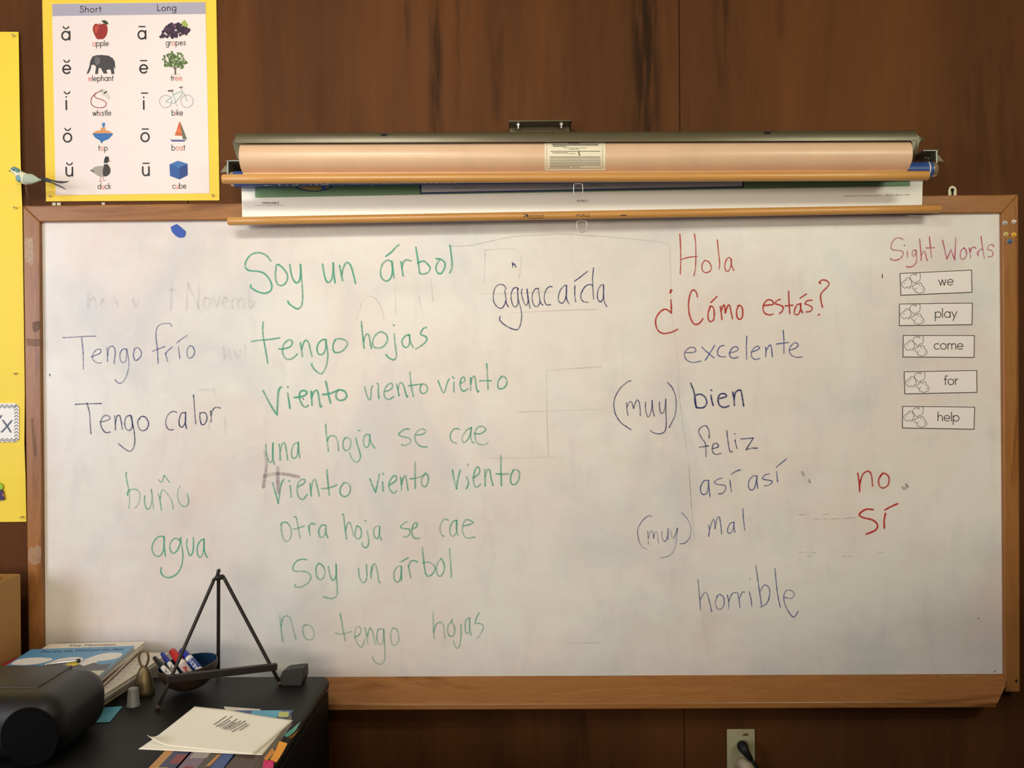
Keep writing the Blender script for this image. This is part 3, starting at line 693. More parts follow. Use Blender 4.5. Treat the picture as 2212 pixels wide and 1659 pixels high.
write('faint broken dark rule marks', 0, 0, 1, '''1725,1112 1742,1112; 1757,1121 1772,1121; 1778,1121 1790,1120; 1796,1121 1812,1120; 1822,1120 1846,1118; 1780,1111 1790,1111; 1726,1193 1740,1193; 1745,1202 1752,1202; 1750,1193 1762,1194; 1820,1202 1838,1202; 1898,1193 1910,1193''', 'grey', 1.5, .42, .4, name='faint_line')
write('grey eraser speck', 0, 0, 1, '1733,1020 1736,1027; 1747,1037 1750,1042; 1949,1052 1954,1056 1960,1050; 1957,1046 1962,1052', 'grey', 6, .35, .3, name='smudge')
write('small black marker dot', 0, 0, 1, '654.5,860 655.5,863; 107,808 108,812; 1953.6,529.5 1954.2,530.5; 2113,1336 2114,1336; 1906,592 1906,600; 2148,1450 2150,1450', 'black', 2.4, .85, .1, name='smudge')
write('purple smear beside the word una', 0, 0, 1, '''572,975 576,1000 572,1030 569,1052; 600,1010 600,1045 602,1065; 570,1028 590,1024 615,1024 645,1030''', 'purple', 8, .34, .5, name='smudge')

# ------------------------------------------------------------------ stroke lettering (round school alphabet)
def arc(cx, cy, r, a0, a1, n=14, ry=None):
    ry = ry or r
    return [(cx+r*math.cos(math.radians(a0+(a1-a0)*k/n)), cy+ry*math.sin(math.radians(a0+(a1-a0)*k/n))) for k in range(n+1)]


CIR = arc(.5, .5, .5, 0, 360, 22)
ARCH = [(0, .55), (.06, .78), (.2, .95), (.4, 1.0), (.6, .95), (.74, .8), (.78, .6), (.78, 0)]
GLY = {
    'a': ([CIR, [(1, 1), (1, 0)]], 1.28), 'b': ([CIR, [(0, 1.6), (0, 0)]], 1.26), 'c': ([arc(.5, .5, .5, 48, 312)], 1.08),
    'd': ([CIR, [(1, 1.6), (1, 0)]], 1.28), 'e': ([[(.02, .5), (1, .5)]+arc(.5, .5, .5, 0, 318, 20)], 1.25),
    'f': ([[(.58, 1.5), (.48, 1.6), (.34, 1.58), (.24, 1.4), (.22, 1.1), (.22, 0)], [(0, 1), (.52, 1)]], .68),
    'g': ([CIR, [(1, 1), (1, -.2), (.9, -.45), (.6, -.58), (.3, -.55), (.08, -.4)]], 1.28),
    'h': ([[(0, 1.6), (0, 0)], ARCH], 1.06), 'i': ([[(0, 1), (0, 0)], [(0, 1.42), (0, 1.44)]], .32), 'k': ([[(0, 1.6), (0, 0)], [(.68, 1), (.02, .42)], [(.22, .6), (.74, 0)]], .92),
    'l': ([[(0, 1.6), (0, 0)]], .32), 'm': ([[(0, 1), (0, 0)], [(x*.86, y) for x, y in ARCH], [(.67+x*.86, y) for x, y in ARCH]], 1.62),
    'n': ([[(0, 1), (0, 0)], ARCH], 1.06), 'o': ([CIR], 1.28), 'p': ([CIR, [(0, 1), (0, -.6)]], 1.26), 'r': ([[(0, 1), (0, 0)], [(0, .55), (.08, .8), (.24, .97), (.44, 1.0)]], .62),
    's': ([[(.62, .84), (.5, .97), (.32, 1), (.12, .9), (.08, .72), (.2, .58), (.44, .48), (.62, .34), (.6, .14), (.4, 0), (.2, .01), (.04, .14)]], .88),
    't': ([[(.24, 1.42), (.24, 0)], [(0, 1), (.5, 1)]], .68), 'u': ([[(0, 1), (0, .4), (.06, .18), (.2, .03), (.4, 0), (.58, .05), (.72, .2), (.78, .42)], [(.78, 1), (.78, 0)]], 1.06),
    'w': ([[(0, 1), (.32, 0)], [(.32, 0), (.62, 1)], [(.62, 1), (.92, 0)], [(.92, 0), (1.24, 1)]], 1.48), 'y': ([[(0, 1), (.44, 0)], [(.86, 1), (.18, -.6)]], 1.08),
    'S': ([[(.82, 1.4), (.66, 1.58), (.42, 1.62), (.16, 1.5), (.08, 1.24), (.22, 1.0), (.5, .84), (.82, .64), (.9, .36), (.74, .1), (.44, -.02), (.16, .08), (.0, .32)]], 1.15),
    'L': ([[(0, 1.62), (0, 0)], [(0, 0), (.72, 0)]], .92),
}


def twidth(s): return sum(GLY[c][1] for c in s) - 0.26


def letters(bm, s, cx, base, xh, wpx, y, rot=0.0, red=(), wide=1.0, track=0.0):
    """draw s centred on pixel (cx, base), x-height xh pixels, on the plane at y"""
    tw = twidth(s)*xh*wide+track*(len(s)-1)
    x = -tw/2
    cs, sn = math.cos(rot), math.sin(rot)
    for i, c in enumerate(s):
        strokes, adv = GLY[c]
        for q, st in enumerate(strokes):
            pts = [(x+a*xh*wide, -b*xh) for a, b in st]
            if len(pts) == 2:
                pts = [(pts[0][0]+(pts[1][0]-pts[0][0])*k/3, pts[0][1]+(pts[1][1]-pts[0][1])*k/3) for k in range(4)]
            if 4 < len(pts) < 14: pts = spl(pts, 3)
            pts = [(cx+a*cs-b*sn, base+a*sn+b*cs) for a, b in pts]
            yy = y-(q*3e-6)
            ribbon2(bm, pts, wpx/2, lambda a, b: P(a, b, yy), None, None, 1 if i in red else 0)
        x += adv*xh*wide+track


# ------------------------------------------------------------------ sight word cards
M_card = sp('card_paper', (238, 231, 228), 0.7)
POP = ['455,345 408,310 412,240 460,203 520,215; 520,215 535,188 570,186 598,215 594,262; 594,262 590,310 560,340 515,350; 515,350 506,374 482,376 466,364 455,345',
       '315,320 325,285 360,270 390,285 397,303; 397,303 420,312 428,340 418,366; 418,366 432,385 428,415 408,424; 408,424 400,460 372,464 345,440; 345,440 310,462 275,452 258,425; 258,425 236,395 246,352 274,342; 274,342 288,322 302,318 315,320',
       '505,400 516,384 534,384 545,398; 545,398 560,374 596,374 616,400 618,432; 618,440 650,455 668,500 652,545 610,556; 610,556 580,574 545,568 522,548; 522,548 496,548 484,530 498,497; 498,497 462,490 440,462 446,432 470,424; 470,424 482,406 494,402 505,400']
POPIN = ['470,208 490,222 520,215', '520,215 528,228 524,240', '335,306 345,316 362,312', '300,352 290,372 296,392', '560,400 566,420 582,424', '500,470 520,474 530,464', '640,476 628,500 632,528', '380,428 396,440 400,430']
CARDS = [('we', [(1944.1, 590.7), (2098.6, 583.4), (2099.6, 631.2), (1946, 637.7)], .60, 'first below the pink heading'),
         ('play', [(1943.2, 656.5), (2100.3, 654.7), (2099.6, 701.1), (1942.9, 703.4)], .62, 'second of the column'),
         ('come', [(1951.2, 724.6), (2105, 724.8), (2104, 772.1), (1950.8, 771)], .60, 'middle of the column'),
         ('for', [(1953.3, 803.2), (2109.7, 800.1), (2110.4, 847.5), (1954.7, 850.7)], .60, 'fourth of the column'),
         ('help', [(1950, 877.8), (2105.4, 879.4), (2104.1, 927.3), (1949.4, 924.2)], .62, 'lowest of the column')]
for word, q, bl, where in CARDS:
    TLc, TRc, BRc, BLc = q
    def bil(u, v):
        return tuple((TLc[j]*(1-u)+TRc[j]*u)*(1-v)+(BLc[j]*(1-u)+BRc[j]*u)*v for j in (0, 1))
    c0 = P(*bil(.5, .5), -.001)
    t = thing('word_card', 'white paper card reading %s with popcorn drawing, %s' % (word, where), 'word card', c0, 'sight word cards on the whiteboard')
    bm = nbm()
    prism(bm, [P(*bil(u, v), -.0014) for u, v in ((-.003, -.012), (1.003, -.012), (1.003, 1.012), (-.003, 1.012))], (0, .0007, 0))
    obj('card', bm, M_card, t)
    bm = nbm()
    yb = -.0017
    for a, b in (((0, 0), (1, 0)), ((1, 0), (1, 1)), ((1, 1), (0, 1)), ((0, 1), (0, 0))):
        pa, pb = bil(*a), bil(*b)
        ribbon2(bm, [(pa[0]+(pb[0]-pa[0])*k/4, pa[1]+(pb[1]-pa[1])*k/4) for k in range(5)], .75, lambda x, y: P(x, y, yb))
    obj('printed_border', bm, M_black_print, t)
    bm = nbm()
    for si, s in enumerate(POP+POPIN):
        for st in S(s):
            pts = [bil((x-215)/1345, (y-182)/410) for x, y in st]
            ribbon2(bm, spl(pts, 4), .6 if si < 3 else .38, lambda x, y: P(x, y, yb))
    obj('popcorn_drawing', bm, sp('popcorn_line', (112, 104, 96), .7), t)
    bm = nbm()
    bx_, by_ = bil(.64, bl)
    letters(bm, word, bx_, by_+1.5, 12.3, 1.7, yb, math.atan2(TRc[1]-TLc[1], TRc[0]-TLc[0]), (), 1.02)
    obj('lettering', bm, M_black_print, t)

# ------------------------------------------------------------------ blue scrap on the board
bm = nbm()
scrap = [(368.5, 490), (381, 484), (385, 486), (401, 499.5), (400.5, 508), (396, 513), (386, 513), (379, 509), (371, 500)]
prism(bm, [P(x, y, -.0016) for x, y in scrap], (0, .0009, 0))
tag(obj('paper_scrap', bm, sp('blue_paper', (38, 84, 176), .6)), 'small torn scrap of bright blue paper stuck on whiteboard top left', 'scrap')

# ------------------------------------------------------------------ thumbtacks on the right stile
def tack(px, py, r, m, label, ribs=False):
    c = P(px, py, FY)
    t = thing('thumbtack', label, 'thumbtack', c, 'thumbtacks at the top of the right frame stile')
    bm = nbm()
    rot = Matrix.Rotation(math.radians(90), 4, 'X')
    lathe(bm, [(0, .0062), (r*.55, .0062), (r*.62, .0052), (r*.5, .0032), (r*.62, .0018), (r, .0012), (r, 0), (0, 0)], (0, 0, 0), 18, 0, rot)
    obj('head', bm, m, t, smooth=False, local=True, autos=40)
    return t
M_tack_clear = plain('clear_plastic_tack', (.78, .76, .76), .12, 0, .6, Transmission_Weight=.35)
tack(2170.5, 481.5, .0056, M_tack_clear, 'clear thumbtack, upper left of five on the frame')
tack(2190, 478.8, .0052, sp('pale_star_tack', (222, 206, 206), .3), 'pale thumbtack, upper right of five on the frame')
tack(2172.8, 506.5, .0060, sp('cream_tack', (196, 180, 112), .35), 'dull cream-yellow thumbtack on the frame')
tack(2189.8, 507.3, .0060, sp('gold_tack', (226, 176, 56), .3), 'golden-yellow thumbtack on the frame')
tack(2180.5, 521.5, .0060, sp('blue_tack', (70, 104, 140), .35), 'blue thumbtack, lowest of five on the frame')

# ------------------------------------------------------------------ upper roller screen
M_olive = sp('olive_enamel', (92, 84, 62), 0.32, 0.25, var=.08, vscale=60)
M_roll = sp('pink_tan_map_cloth', (222, 186, 152), 0.34, var=.10, vscale=14, bump=.05)
yU, rU = -.126, .0356
uL, uR = P(527, 343, yU), P(1956, 338, yU)
ur = thing('map_roller', 'upper roller with tan cloth roll in olive metal case above the whiteboard', 'map roller', (0, yU, 1.96))
bm = nbm(); tube(bm, [uL+(uR-uL)*k/8 for k in range(9)], rU, 40); obj('cloth_roll', bm, M_roll, ur, autos=50)
ax = (uR-uL).normalized()
def sweep(bm, prof, a, b, mi=0, close=True):
    """prof of (dy, dz) swept from a to b"""
    A = [bm.verts.new(a+Vector((0, y, z))) for y, z in prof]; B = [bm.verts.new(b+Vector((0, y, z))) for y, z in prof]
    n = len(prof)
    for i in range(n if close else n-1):
        f = bm.faces.new((A[i], B[i], B[(i+1) % n], A[(i+1) % n])); f.material_index = mi
    if close:
        f = bm.faces.new(A[::-1]); f.material_index = mi
        f = bm.faces.new(B); f.material_index = mi
hood = [(-.036, .0262), (-.037, .040), (-.034, .047), (-.027, .0515), (-.012, .054), (.05, .054), (.100, .048), (.100, .044), (.05, .050), (-.012, .050), (-.024, .047), (-.030, .044), (-.0335, .040), (-.033, .0262)]
hL, hR = P(509, 343, yU-.035), P(1980, 338, yU-.035)
hL.y = hR.y = yU; hL.z = uL.z; hR.z = uR.z
bm = nbm(); sweep(bm, hood, hL, hR); obj('case', bm, M_olive, ur, autos=35)
# notches in the front of the case
bm = nbm()
for px in (829, 1658):
    c = P(px, 291 if px < 1000 else 286.5, yU-.0375)
    w_ = .0085
    poly(bm, [c+Vector((x, 0, z)) for x, z in ((-w_, .002), (w_, .002), (w_*.6, -.003), (-w_*.6, -.003))])
obj('case_slot', bm, M_black_void, ur)
def end_arm(pts, name='end_bracket', yd=.02, y=yU-.01):
    bm = nbm(); prism(bm, [P(a, b, y) for a, b in pts], (0, yd, 0))
    bmesh.ops.bevel(bm, geom=list(bm.edges), offset=.0018, segments=2, profile=.5, affect='EDGES')
    return obj(name, bm, M_olive, ur, autos=40)
end_arm([(506, 297), (512, 291), (526, 290), (526, 304), (519, 311), (519, 332), (523, 340), (520, 345), (512, 344), (508, 330), (505, 312), (501, 306)])
end_arm([(1962, 285), (1979, 285), (1982, 294), (1996, 297), (1998, 301), (1996, 304), (1984, 306), (1986, 318), (1983, 331), (1974, 336), (1968, 334), (1973, 322), (1972, 308), (1964, 300)])
bm = nbm()
tube(bm, [uL-ax*.001, uL-ax*.006, uL-ax*.009], [.016, .016, .008], 20)
obj('end_cap', bm, M_steel, ur, autos=40)
bm = nbm()
tube(bm, [uR-ax*.002, uR+ax*.005, uR+ax*.012, uR+ax*.016, uR+ax*.018], [.019, .0185, .016, .010, .004], 22)
obj('end_cap', bm, plain('worn_brass', (.36, .29, .18), .32, .9), ur, autos=60)
# tan leader cloth down to its wooden rod
yUr = -.152
rL, rR = P(481, 387, yUr), P(2005, 379.5, yUr)
bm = nbm()
fl, fr = P(527, 343, yUr+.0), P(1956, 338, yUr)
poly(bm, [uL+Vector((.001, -rU*.25, -rU*.95)), uR+Vector((-.001, -rU*.25, -rU*.95)), Vector((uR.x-.001, yUr, P(1956, 380, yUr).z)), Vector((uL.x+.001, yUr, P(527, 386.5, yUr).z))])
obj('leader_cloth', bm, M_roll, ur)
def rod(a, b, r, root):
    d = (b-a).normalized()
    bm = nbm(); tube(bm, [a, a+d*.002]+[a+(b-a)*k/10 for k in range(1, 10)]+[b-d*.002, b], [r*.86, r]+[r]*9+[r, r*.86], 24)
    return obj('rod', bm, M_rod, root, autos=40, label='varnished wooden rod')
rod(rL, rR, .0108, ur)
# printed label wrapped on the roll
def on_roll(px, py, extra=.0006):
    """point on the cloth roll under pixel (px, py)"""
    o = Vector(CAM); d = Vector(_F + _R*(px-IW/2)/FPX - _U*(py-IH/2)/FPX)
    dp = d-ax*d.dot(ax); q = (o-uL); qp = q-ax*q.dot(ax); r = rU+extra
    a = dp.dot(dp); b = 2*dp.dot(qp); c = qp.dot(qp)-r*r
    disc = b*b-4*a*c
    if disc < 0: disc = 0
    return o+d*((-b-math.sqrt(disc))/(2*a))
bm = nbm()
rows = []
for j in range(9):
    v = j/8
    rows.append([bm.verts.new(on_roll(1176+(1307.5-1176)*u+v*1, (309+(307.5-309)*u)*(1-v)+(369+(368-369)*u)*v)) for u in (0, .25, .5, .75, 1)])
for A, B in zip(rows, rows[1:]):
    for i in range(4): bm.faces.new((A[i], A[i+1], B[i+1], B[i]))
lab = obj('printed_label', bm, sp('label_paper', (236, 226, 198), .6), ur, smooth=True, label='cream instruction label with fine print')
bm = nbm()
def line_on_roll(x0, x1, y, hw, dash=None):
    x = x0
    while x < x1:
        l = random.uniform(3, 9) if dash else x1-x0
        e = min(x+l, x1)
        ribbon2(bm, [(x+(e-x)*k/3, y) for k in range(4)], hw, lambda a, b: on_roll(a, b, .0012))
        x = e+random.uniform(.9, 1.6)
def row(x0, x1, y, hw): line_on_roll(x0, x1, y, hw, True)
row(1228, 1250, 308.8, .8); row(1192, 1293, 311.5, .65); row(1194, 1292, 313.8, .65); row(1195, 1224, 316.2, .65)
line_on_roll(1216, 1267, 319.5, .3); row(1230, 1250, 322.3, .5)
row(1190, 1296, 326.5, .7); row(1194, 1227, 330, .7); row(1230, 1242, 331.5, .5)
row(1188, 1296, 339.2, .85)
for y in (343, 346.5, 350, 353.4, 356.8): row(1188, 1297, y, .55)
row(1188, 1232, 360.3, .55); row(1236, 1252, 360.3, .4)
ribbon2(bm, [(1251, 327), (1250, 331), (1252, 335)], 1.6, lambda a, b: on_roll(a, b, .0012))
for seg in ((1181, 312, 1181, 362), (1301, 312, 1302, 362), (1183, 364, 1300, 363)):
    ribbon2(bm, [(seg[0]+(seg[2]-seg[0])*k/4, seg[1]+(seg[3]-seg[1])*k/4) for k in range(5)], .3, lambda a, b: on_roll(a, b, .0012))
obj('lettering', bm, M_grey_print, lab)
# scuff marks on the roll
# wall bracket with two bolts
brk0 = P(1099, 264, -.035); brk1 = P(1235, 263, -.035)
bm = nbm()
box(bm, brk0.x, brk1.x, -.045, WY, brk0.z-.0022, brk0.z+.0016, .0008, 1)
box(bm, brk0.x+.002, brk1.x-.003, 0.0, .004, brk0.z-.045, brk0.z, .0008, 1)
mb = obj('mounting_bracket', bm, M_olive, ur, autos=40)
bm0 = None
for px in (1119.5, 1212.5):
    c = P(px, 266, -.03); c.z = brk0.z
    bm = nbm(); lathe(bm, [(0, .0045), (.0045, .0045), (.0052, .0016), (.0052, -.0034), (.0052, -.0035), (.005, -.0074), (.0022, -.0075), (.0022, -.0145), (0, -.015)], c, 6)
    obj('bolt', bm, plain('zinc_bolt', (.62, .64, .62), .35, .8), mb)
def dring(x0, x1, y0, y1, y, r, root):
    pts = [(x0, (y0*.6+y1*.4)), (x0+1, y0+2), (x0+4, y0), (x1-4, y0), (x1-1, y0+2), (x1, y0*.6+y1*.4), (x1-1, y1-9), (x1-4, y1-3), ((x0+x1)/2, y1), (x0+4, y1-3), (x0+1, y1-9)]
    p2 = spl(pts+[pts[0]], 4)[:-1]
    bm = nbm(); tube(bm, [P(a, b, y) for a, b in p2], r, 8, closed=True)
    return obj('pull_ring', bm, M_steel, root, smooth=True, label='bent steel wire pull ring')
dring(1239, 1259, 397, 425.5, yUr-.006, .0009, ur)

# ------------------------------------------------------------------ lower roller with the hanging map
yT, rT = -.064, .0187
lL, lR = P(508, 387.5, yT), P(2010, 367, yT)
lr = thing('hanging_map', 'lower blue roller with white and green map sheet hanging over the whiteboard top', 'map', (0, yT, 1.9))
ax2 = (lR-lL).normalized()
M_bluetube = sp('blue_tube', (48, 84, 158), .35)
bm = nbm(); tube(bm, [lL+(lR-lL)*k/6 for k in range(7)], rT, 32)
tb = obj('roller_tube', bm, M_bluetube, lr, autos=50)
bm = nbm(); c = P(2001.5, 367, yT); tube(bm, [c-ax2*.0014, c+ax2*.0014], rT+.0004, 32, cap=False); obj('white_band', bm, M_white_paper, tb, smooth=True)
bm = nbm(); tube(bm, [lR, lR+ax2*.008, lR+ax2*.013, lR+ax2*.0145], [rT*.99, rT*.97, rT*.8, rT*.5], 28); obj('end_cap', bm, plain('chrome_cap', (.62, .50, .34), .32, .75), lr, autos=45)
bm = nbm(); tube(bm, [lL, lL-ax2*.008, lL-ax2*.012], [rT*.95, rT*.93, rT*.6], 28); obj('end_cap', bm, MATS['chrome_cap'], lr, autos=45)
def on_tube(px, py, extra=.0005):
    o = Vector(CAM); d = Vector(_F + _R*(px-IW/2)/FPX - _U*(py-IH/2)/FPX)
    dp = d-ax2*d.dot(ax2); q = (o-lL); qp = q-ax2*q.dot(ax2); r = rT+extra
    a = dp.dot(dp); b = 2*dp.dot(qp); c = qp.dot(qp)-r*r
    disc = max(0, b*b-4*a*c)
    return o+d*((-b-math.sqrt(disc))/(2*a))
def fontmesh(body, size=1.0):
    cu = bpy.data.curves.new('t', 'FONT'); cu.body = body; cu.size = size; cu.align_x = 'LEFT'; cu.resolution_u = 3
    o = bpy.data.objects.new('t', cu); COL.objects.link(o)
    dg = bpy.context.evaluated_depsgraph_get(); dg.update()
    me = bpy.data.meshes.new_from_object(o.evaluated_get(dg))
    bpy.data.objects.remove(o); bpy.data.curves.remove(cu)
    return me
def text_px(bm, body, x0, x1, base, cap, place, slope=0.0, mi=0, shear=0.0):
    """default-font text fitted between pixels x0 and x1, capital height cap pixels, baseline at base"""
    me = fontmesh(body)
    xs_ = [v.co.x for v in me.vertices]; a, b = min(xs_), max(xs_)
    H_ = 0.729
    vm = [bm.verts.new(place(x0+(v.co.x-a)/(b-a)*(x1-x0)+shear*v.co.y/H_*cap, base-v.co.y/H_*cap+slope*((v.co.x-a)/(b-a))*(x1-x0))) for v in me.vertices]
    for p in me.polygons:
        try:
            f = bm.faces.new([vm[i] for i in p.vertices]); f.material_index = mi
        except ValueError: pass
    bpy.data.meshes.remove(me)
bm = nbm()
text_px(bm, 'NYSTROM', 585, 740, 401.5, 15, on_tube, -.012)
text_px(bm, 'HERFF JONES EDUCATION DIVISION', 757, 1000, 399, 9, on_tube, -.012)
poly(bm, [on_tube(x, y) for x, y in ((570, 392), (580, 392), (580, 401.5), (570, 401.5))])
obj('lettering', bm, sp('white_print', (214, 214, 214), .5), tb)
# sheet of the map
yS = -.047
def sheet_pt(px, py): return P(px, py, yS)
bm = nbm()
grid = []
for j in range(7):
    v = j/6
    row_ = []
    for i in range(25):
        u = i/24
        px = (521+2*v)*(1-u)+(1994-2.5*v)*u
        py = (388*(1-u)+368*u)*(1-v)+(472*(1-u)+446*u)*v
        p = sheet_pt(px, py); p.y += .0004*math.sin(u*9+v*2)
        row_.append(bm.verts.new(p))
    grid.append(row_)
for A, B in zip(grid, grid[1:]):
    for i in range(24): bm.faces.new((A[i], A[i+1], B[i+1], B[i]))
M_sheet = sp('map_sheet', (244, 242, 234), .55)
sheet = obj('map_sheet', bm, M_sheet, lr, smooth=True, label='white lower margin of a map sheet')
def pl(o): return lambda a, b: P(a, b, yS-.0007-o)
def quadpx(bm, pts, o, mi): poly(bm, [pl(o)(a, b) for a, b in pts], mi)
bm = nbm()
GRN, NAV, CRM, YEL, BLU = 0, 1, 2, 3, 4
quadpx(bm, [(551, 392), (1965, 370), (1966, 402), (551, 427)], 0, GRN)
quadpx(bm, [(906, 395), (1607, 384), (1607, 405), (907, 419)], .0001, NAV)
quadpx(bm, [(910, 395), (1603.5, 384), (1603.5, 402.2), (910.5, 415.3)], .0002, CRM)
def ell(cx, cy, rx, ry, o, mi): poly(bm, [pl(o)(cx+rx*math.cos(t*.2618), cy+ry*math.sin(t*.2618)) for t in range(24)], mi)
ell(678, 398, 43, 16, .0001, NAV); ell(678, 397, 40, 14.4, .0002, YEL)
quadpx(bm, [(694, 400), (708, 400), (702, 409), (694, 410.5)], .0003, BLU)
obj('printed_panel', bm, [sp('map_green', (112, 150, 106), .55), sp('map_navy', (28, 44, 106), .5), sp('map_cream', (206, 208, 206), .55), sp('map_yellow', (190, 170, 80), .55), sp('map_blue', (70, 110, 170), .5)], sheet)
bm = nbm()
text_px(bm, 'MARKABLE', 566, 602, 440.5, 4.4, pl(.0002), -.006, 0, .25)
text_px(bm, 'YOU MAY WRITE ON THIS SURFACE WITH WATER BASE MARKERS', 551, 612, 444.3, 1.5, pl(.0002), -.006)
text_px(bm, 'WORLD', 1245.5, 1268.5, 436, 4.6, pl(.0002), -.008)
obj('lettering', bm, M_black_print, sheet)
bm = nbm()
text_px(bm, 'Robinson Projection', 979, 1028, 407.5, 3.4, pl(.0003), -.012)
text_px(bm, 'Scale at the Equator 1:25,000,000', 1214, 1300, 402.5, 3.2, pl(.0003), -.012)
text_px(bm, 'Produced by the Cartographic Division', 1823, 1904, 424.5, 3.0, pl(.0002), -.016)
text_px(bm, 'Ref. no.', 1913, 1930, 423, 3.0, pl(.0002), -.016)
text_px(bm, 'Map No. 10109', 1935, 1965, 422.5, 3.2, pl(.0002), -.016)
obj('lettering', bm, M_grey_print, sheet)
yLr = -.056
qL, qR = P(493, 478, yLr), P(2031, 450.8, yLr)
lrod = rod(qL, qR, .0098, lr)
axq = (qR-qL).normalized()
def on_rod(px, py, extra=.0004):
    o = Vector(CAM); d = Vector(_F + _R*(px-IW/2)/FPX - _U*(py-IH/2)/FPX)
    dp = d-axq*d.dot(axq); q = (o-qL); qp = q-axq*q.dot(axq); r = .0098+extra
    a = dp.dot(dp); b = 2*dp.dot(qp); c = qp.dot(qp)-r*r
    disc = max(0, b*b-4*a*c)
    return o+d*((-b-math.sqrt(disc))/(2*a))
bm = nbm()
text_px(bm, 'NYSTROM', 1142, 1175, 468.8, 4.6, on_rod, -.014)
text_px(bm, 'WORLD', 1243, 1273.5, 468.4, 6.2, on_rod, -.014)
ribbon2(bm, [(1142, 471.4), (1158, 471.2), (1175, 471)], .4, on_rod)
poly(bm, [on_rod(a, b) for a, b in ((1130.5, 462.4), (1138, 462.2), (1141, 464.5), (1140.8, 469), (1138, 469.2), (1137, 466), (1134.5, 466), (1134, 469.3), (1130.5, 469.4))])
ribbon2(bm, [(1341, 465), (1347, 464.8), (1353, 464.6)], .9, on_rod)
obj('lettering', bm, M_black_print, lrod)
dring(1246, 1267.5, 477, 502, yLr-.009, .0009, lr)
# brackets that carry the lower roller
M_zinc = plain('grey_green_zinc', (.30, .34, .31), .38, .6)
M_tab = sp('tan_bracket_tab', (128, 112, 86), .5)
bm = nbm()
a, b = P(496, 352, -.03), P(528, 372, -.03)
box(bm, a.x, b.x, -.055, .018, a.z-.003, a.z, .0008, 1, 0)
box(bm, a.x+.002, a.x+.006, -.055, .018, b.z-.012, a.z, .0008, 1, 0)
prism(bm, [P(476, 372, -.02), P(486, 358, -.02), P(499, 356, -.02), P(492, 372.5, -.02)], (0, .003, 0), 1)
obj('roller_bracket', bm, [M_zinc, M_tab], lr)
bm = nbm()
a, b = P(1983, 330, -.03), P(2016, 360, -.03)
box(bm, a.x, b.x, -.055, .018, a.z-.003, a.z, .0008, 1, 0)
box(bm, b.x-.006, b.x-.002, -.055, .018, b.z, a.z, .0008, 1, 0)
prism(bm, [P(2013, 336, -.02), P(2028, 335, -.02), P(2038.5, 349, -.02), P(2020, 348, -.02)], (0, .003, 0), 1)
for q in ((1999, 341), (2005, 342.5)):
    c = P(*q, -.057); ball(bm, c, .0022, .0022, .0022, 10, 2)
obj('roller_bracket', bm, [M_zinc, M_tab, M_steel], lr)

# ------------------------------------------------------------------ alphabet chart
YC = .0150
ch = thing('vowel_chart', 'short and long vowel chart with pictures on yellow bordered backing', 'wall chart', P(286, 434, .018))
def border_mat():
    m = sp('yellow_corrugated_border', (240, 204, 60), .6)
    nt = m.node_tree; b = nt.nodes['Principled BSDF']; N = nt.nodes.new; Lk = nt.links.new
    tc = N('ShaderNodeTexCoord'); wv = N('ShaderNodeTexWave'); wv.inputs['Scale'].default_value = 70; wv.inputs['Distortion'].default_value = 5
    wv.bands_direction = 'DIAGONAL'; Lk(tc.outputs['Object'], wv.inputs['Vector'])
    mx = N('ShaderNodeMix'); mx.data_type = 'RGBA'
    mx.inputs[6].default_value = (*s2l((240, 204, 64)), 1); mx.inputs[7].default_value = (*s2l((246, 212, 66)), 1)
    Lk(wv.outputs['Fac'], mx.inputs[0]); Lk(mx.outputs[2], b.inputs['Base Color'])
    return m
bm = nbm(); prism(bm, [P(x, y, YC+.002) for x, y in ((90, -60), (466, -66), (474, 432.8), (99.3, 435))], (0, .002, 0)); obj('backing', bm, border_mat(), ch, label='yellow corrugated border backing')
bm = nbm(); prism(bm, [P(x, y, YC+.001) for x, y in ((112.3, 8.3), (443.7, 4.2), (452.6, 417.4), (120, 421.5))], (0, .0008, 0)); csheet = obj('chart_sheet', bm, sp('chart_white', (238, 225, 222), .6), ch)
bm = nbm(); poly(bm, [P(x, y, YC+.0007) for x, y in ((112.6, 8.6), (443.5, 4.5), (444.3, 30), (113, 34.7))]); obj('header_band', bm, sp('lavender_grey', (172, 168, 186), .6), csheet)
bm = nbm()
CY = YC+.0004
RT = -.0124
letters(bm, 'Short', 195.5, 26.2, 8.2, 1.6, CY, RT, (), 1.0, 1.9); letters(bm, 'Long', 360.3, 23.2, 8.2, 1.6, CY, RT, (), 1.0, 1.5)
VOW = [('a', 142.3, 86, 18, 59.8), ('e', 144, 158.6, 17.6, 132.2), ('i', 144.8, 236.4, 19, 200.5), ('o', 146, 306.5, 18.5, 279.6), ('u', 150, 380, 18.6, 354)]
VOL = [('a', 306.7, 83.8, 17.3, 57.4), ('e', 310.3, 157.5, 17.5, 130.9), ('i', 312, 235.7, 18, 201), ('o', 313.6, 305.6, 18.6, 278.7), ('u', 315.3, 379, 18.5, 352.7)]
for c, cx, base, xh, my in VOW:
    letters(bm, c, cx-(0 if c != 'i' else 1), base, xh, 3.5, CY, RT, (), .92)
    ribbon2(bm, spl([(cx-6, my-2.2), (cx-3.4, my+1), (cx, my+2), (cx+3.4, my+1), (cx+6, my-2.2)], 3), 1.35, lambda a, b: P(a, b, CY))
for c, cx, base, xh, my in VOL:
    letters(bm, c, cx-(0 if c != 'i' else 1), base, xh, 3.5, CY, RT, (), .92)
    ribbon2(bm, [(cx-6.5+13*k/3, my) for k in range(4)], 1.35, lambda a, b: P(a, b, CY))
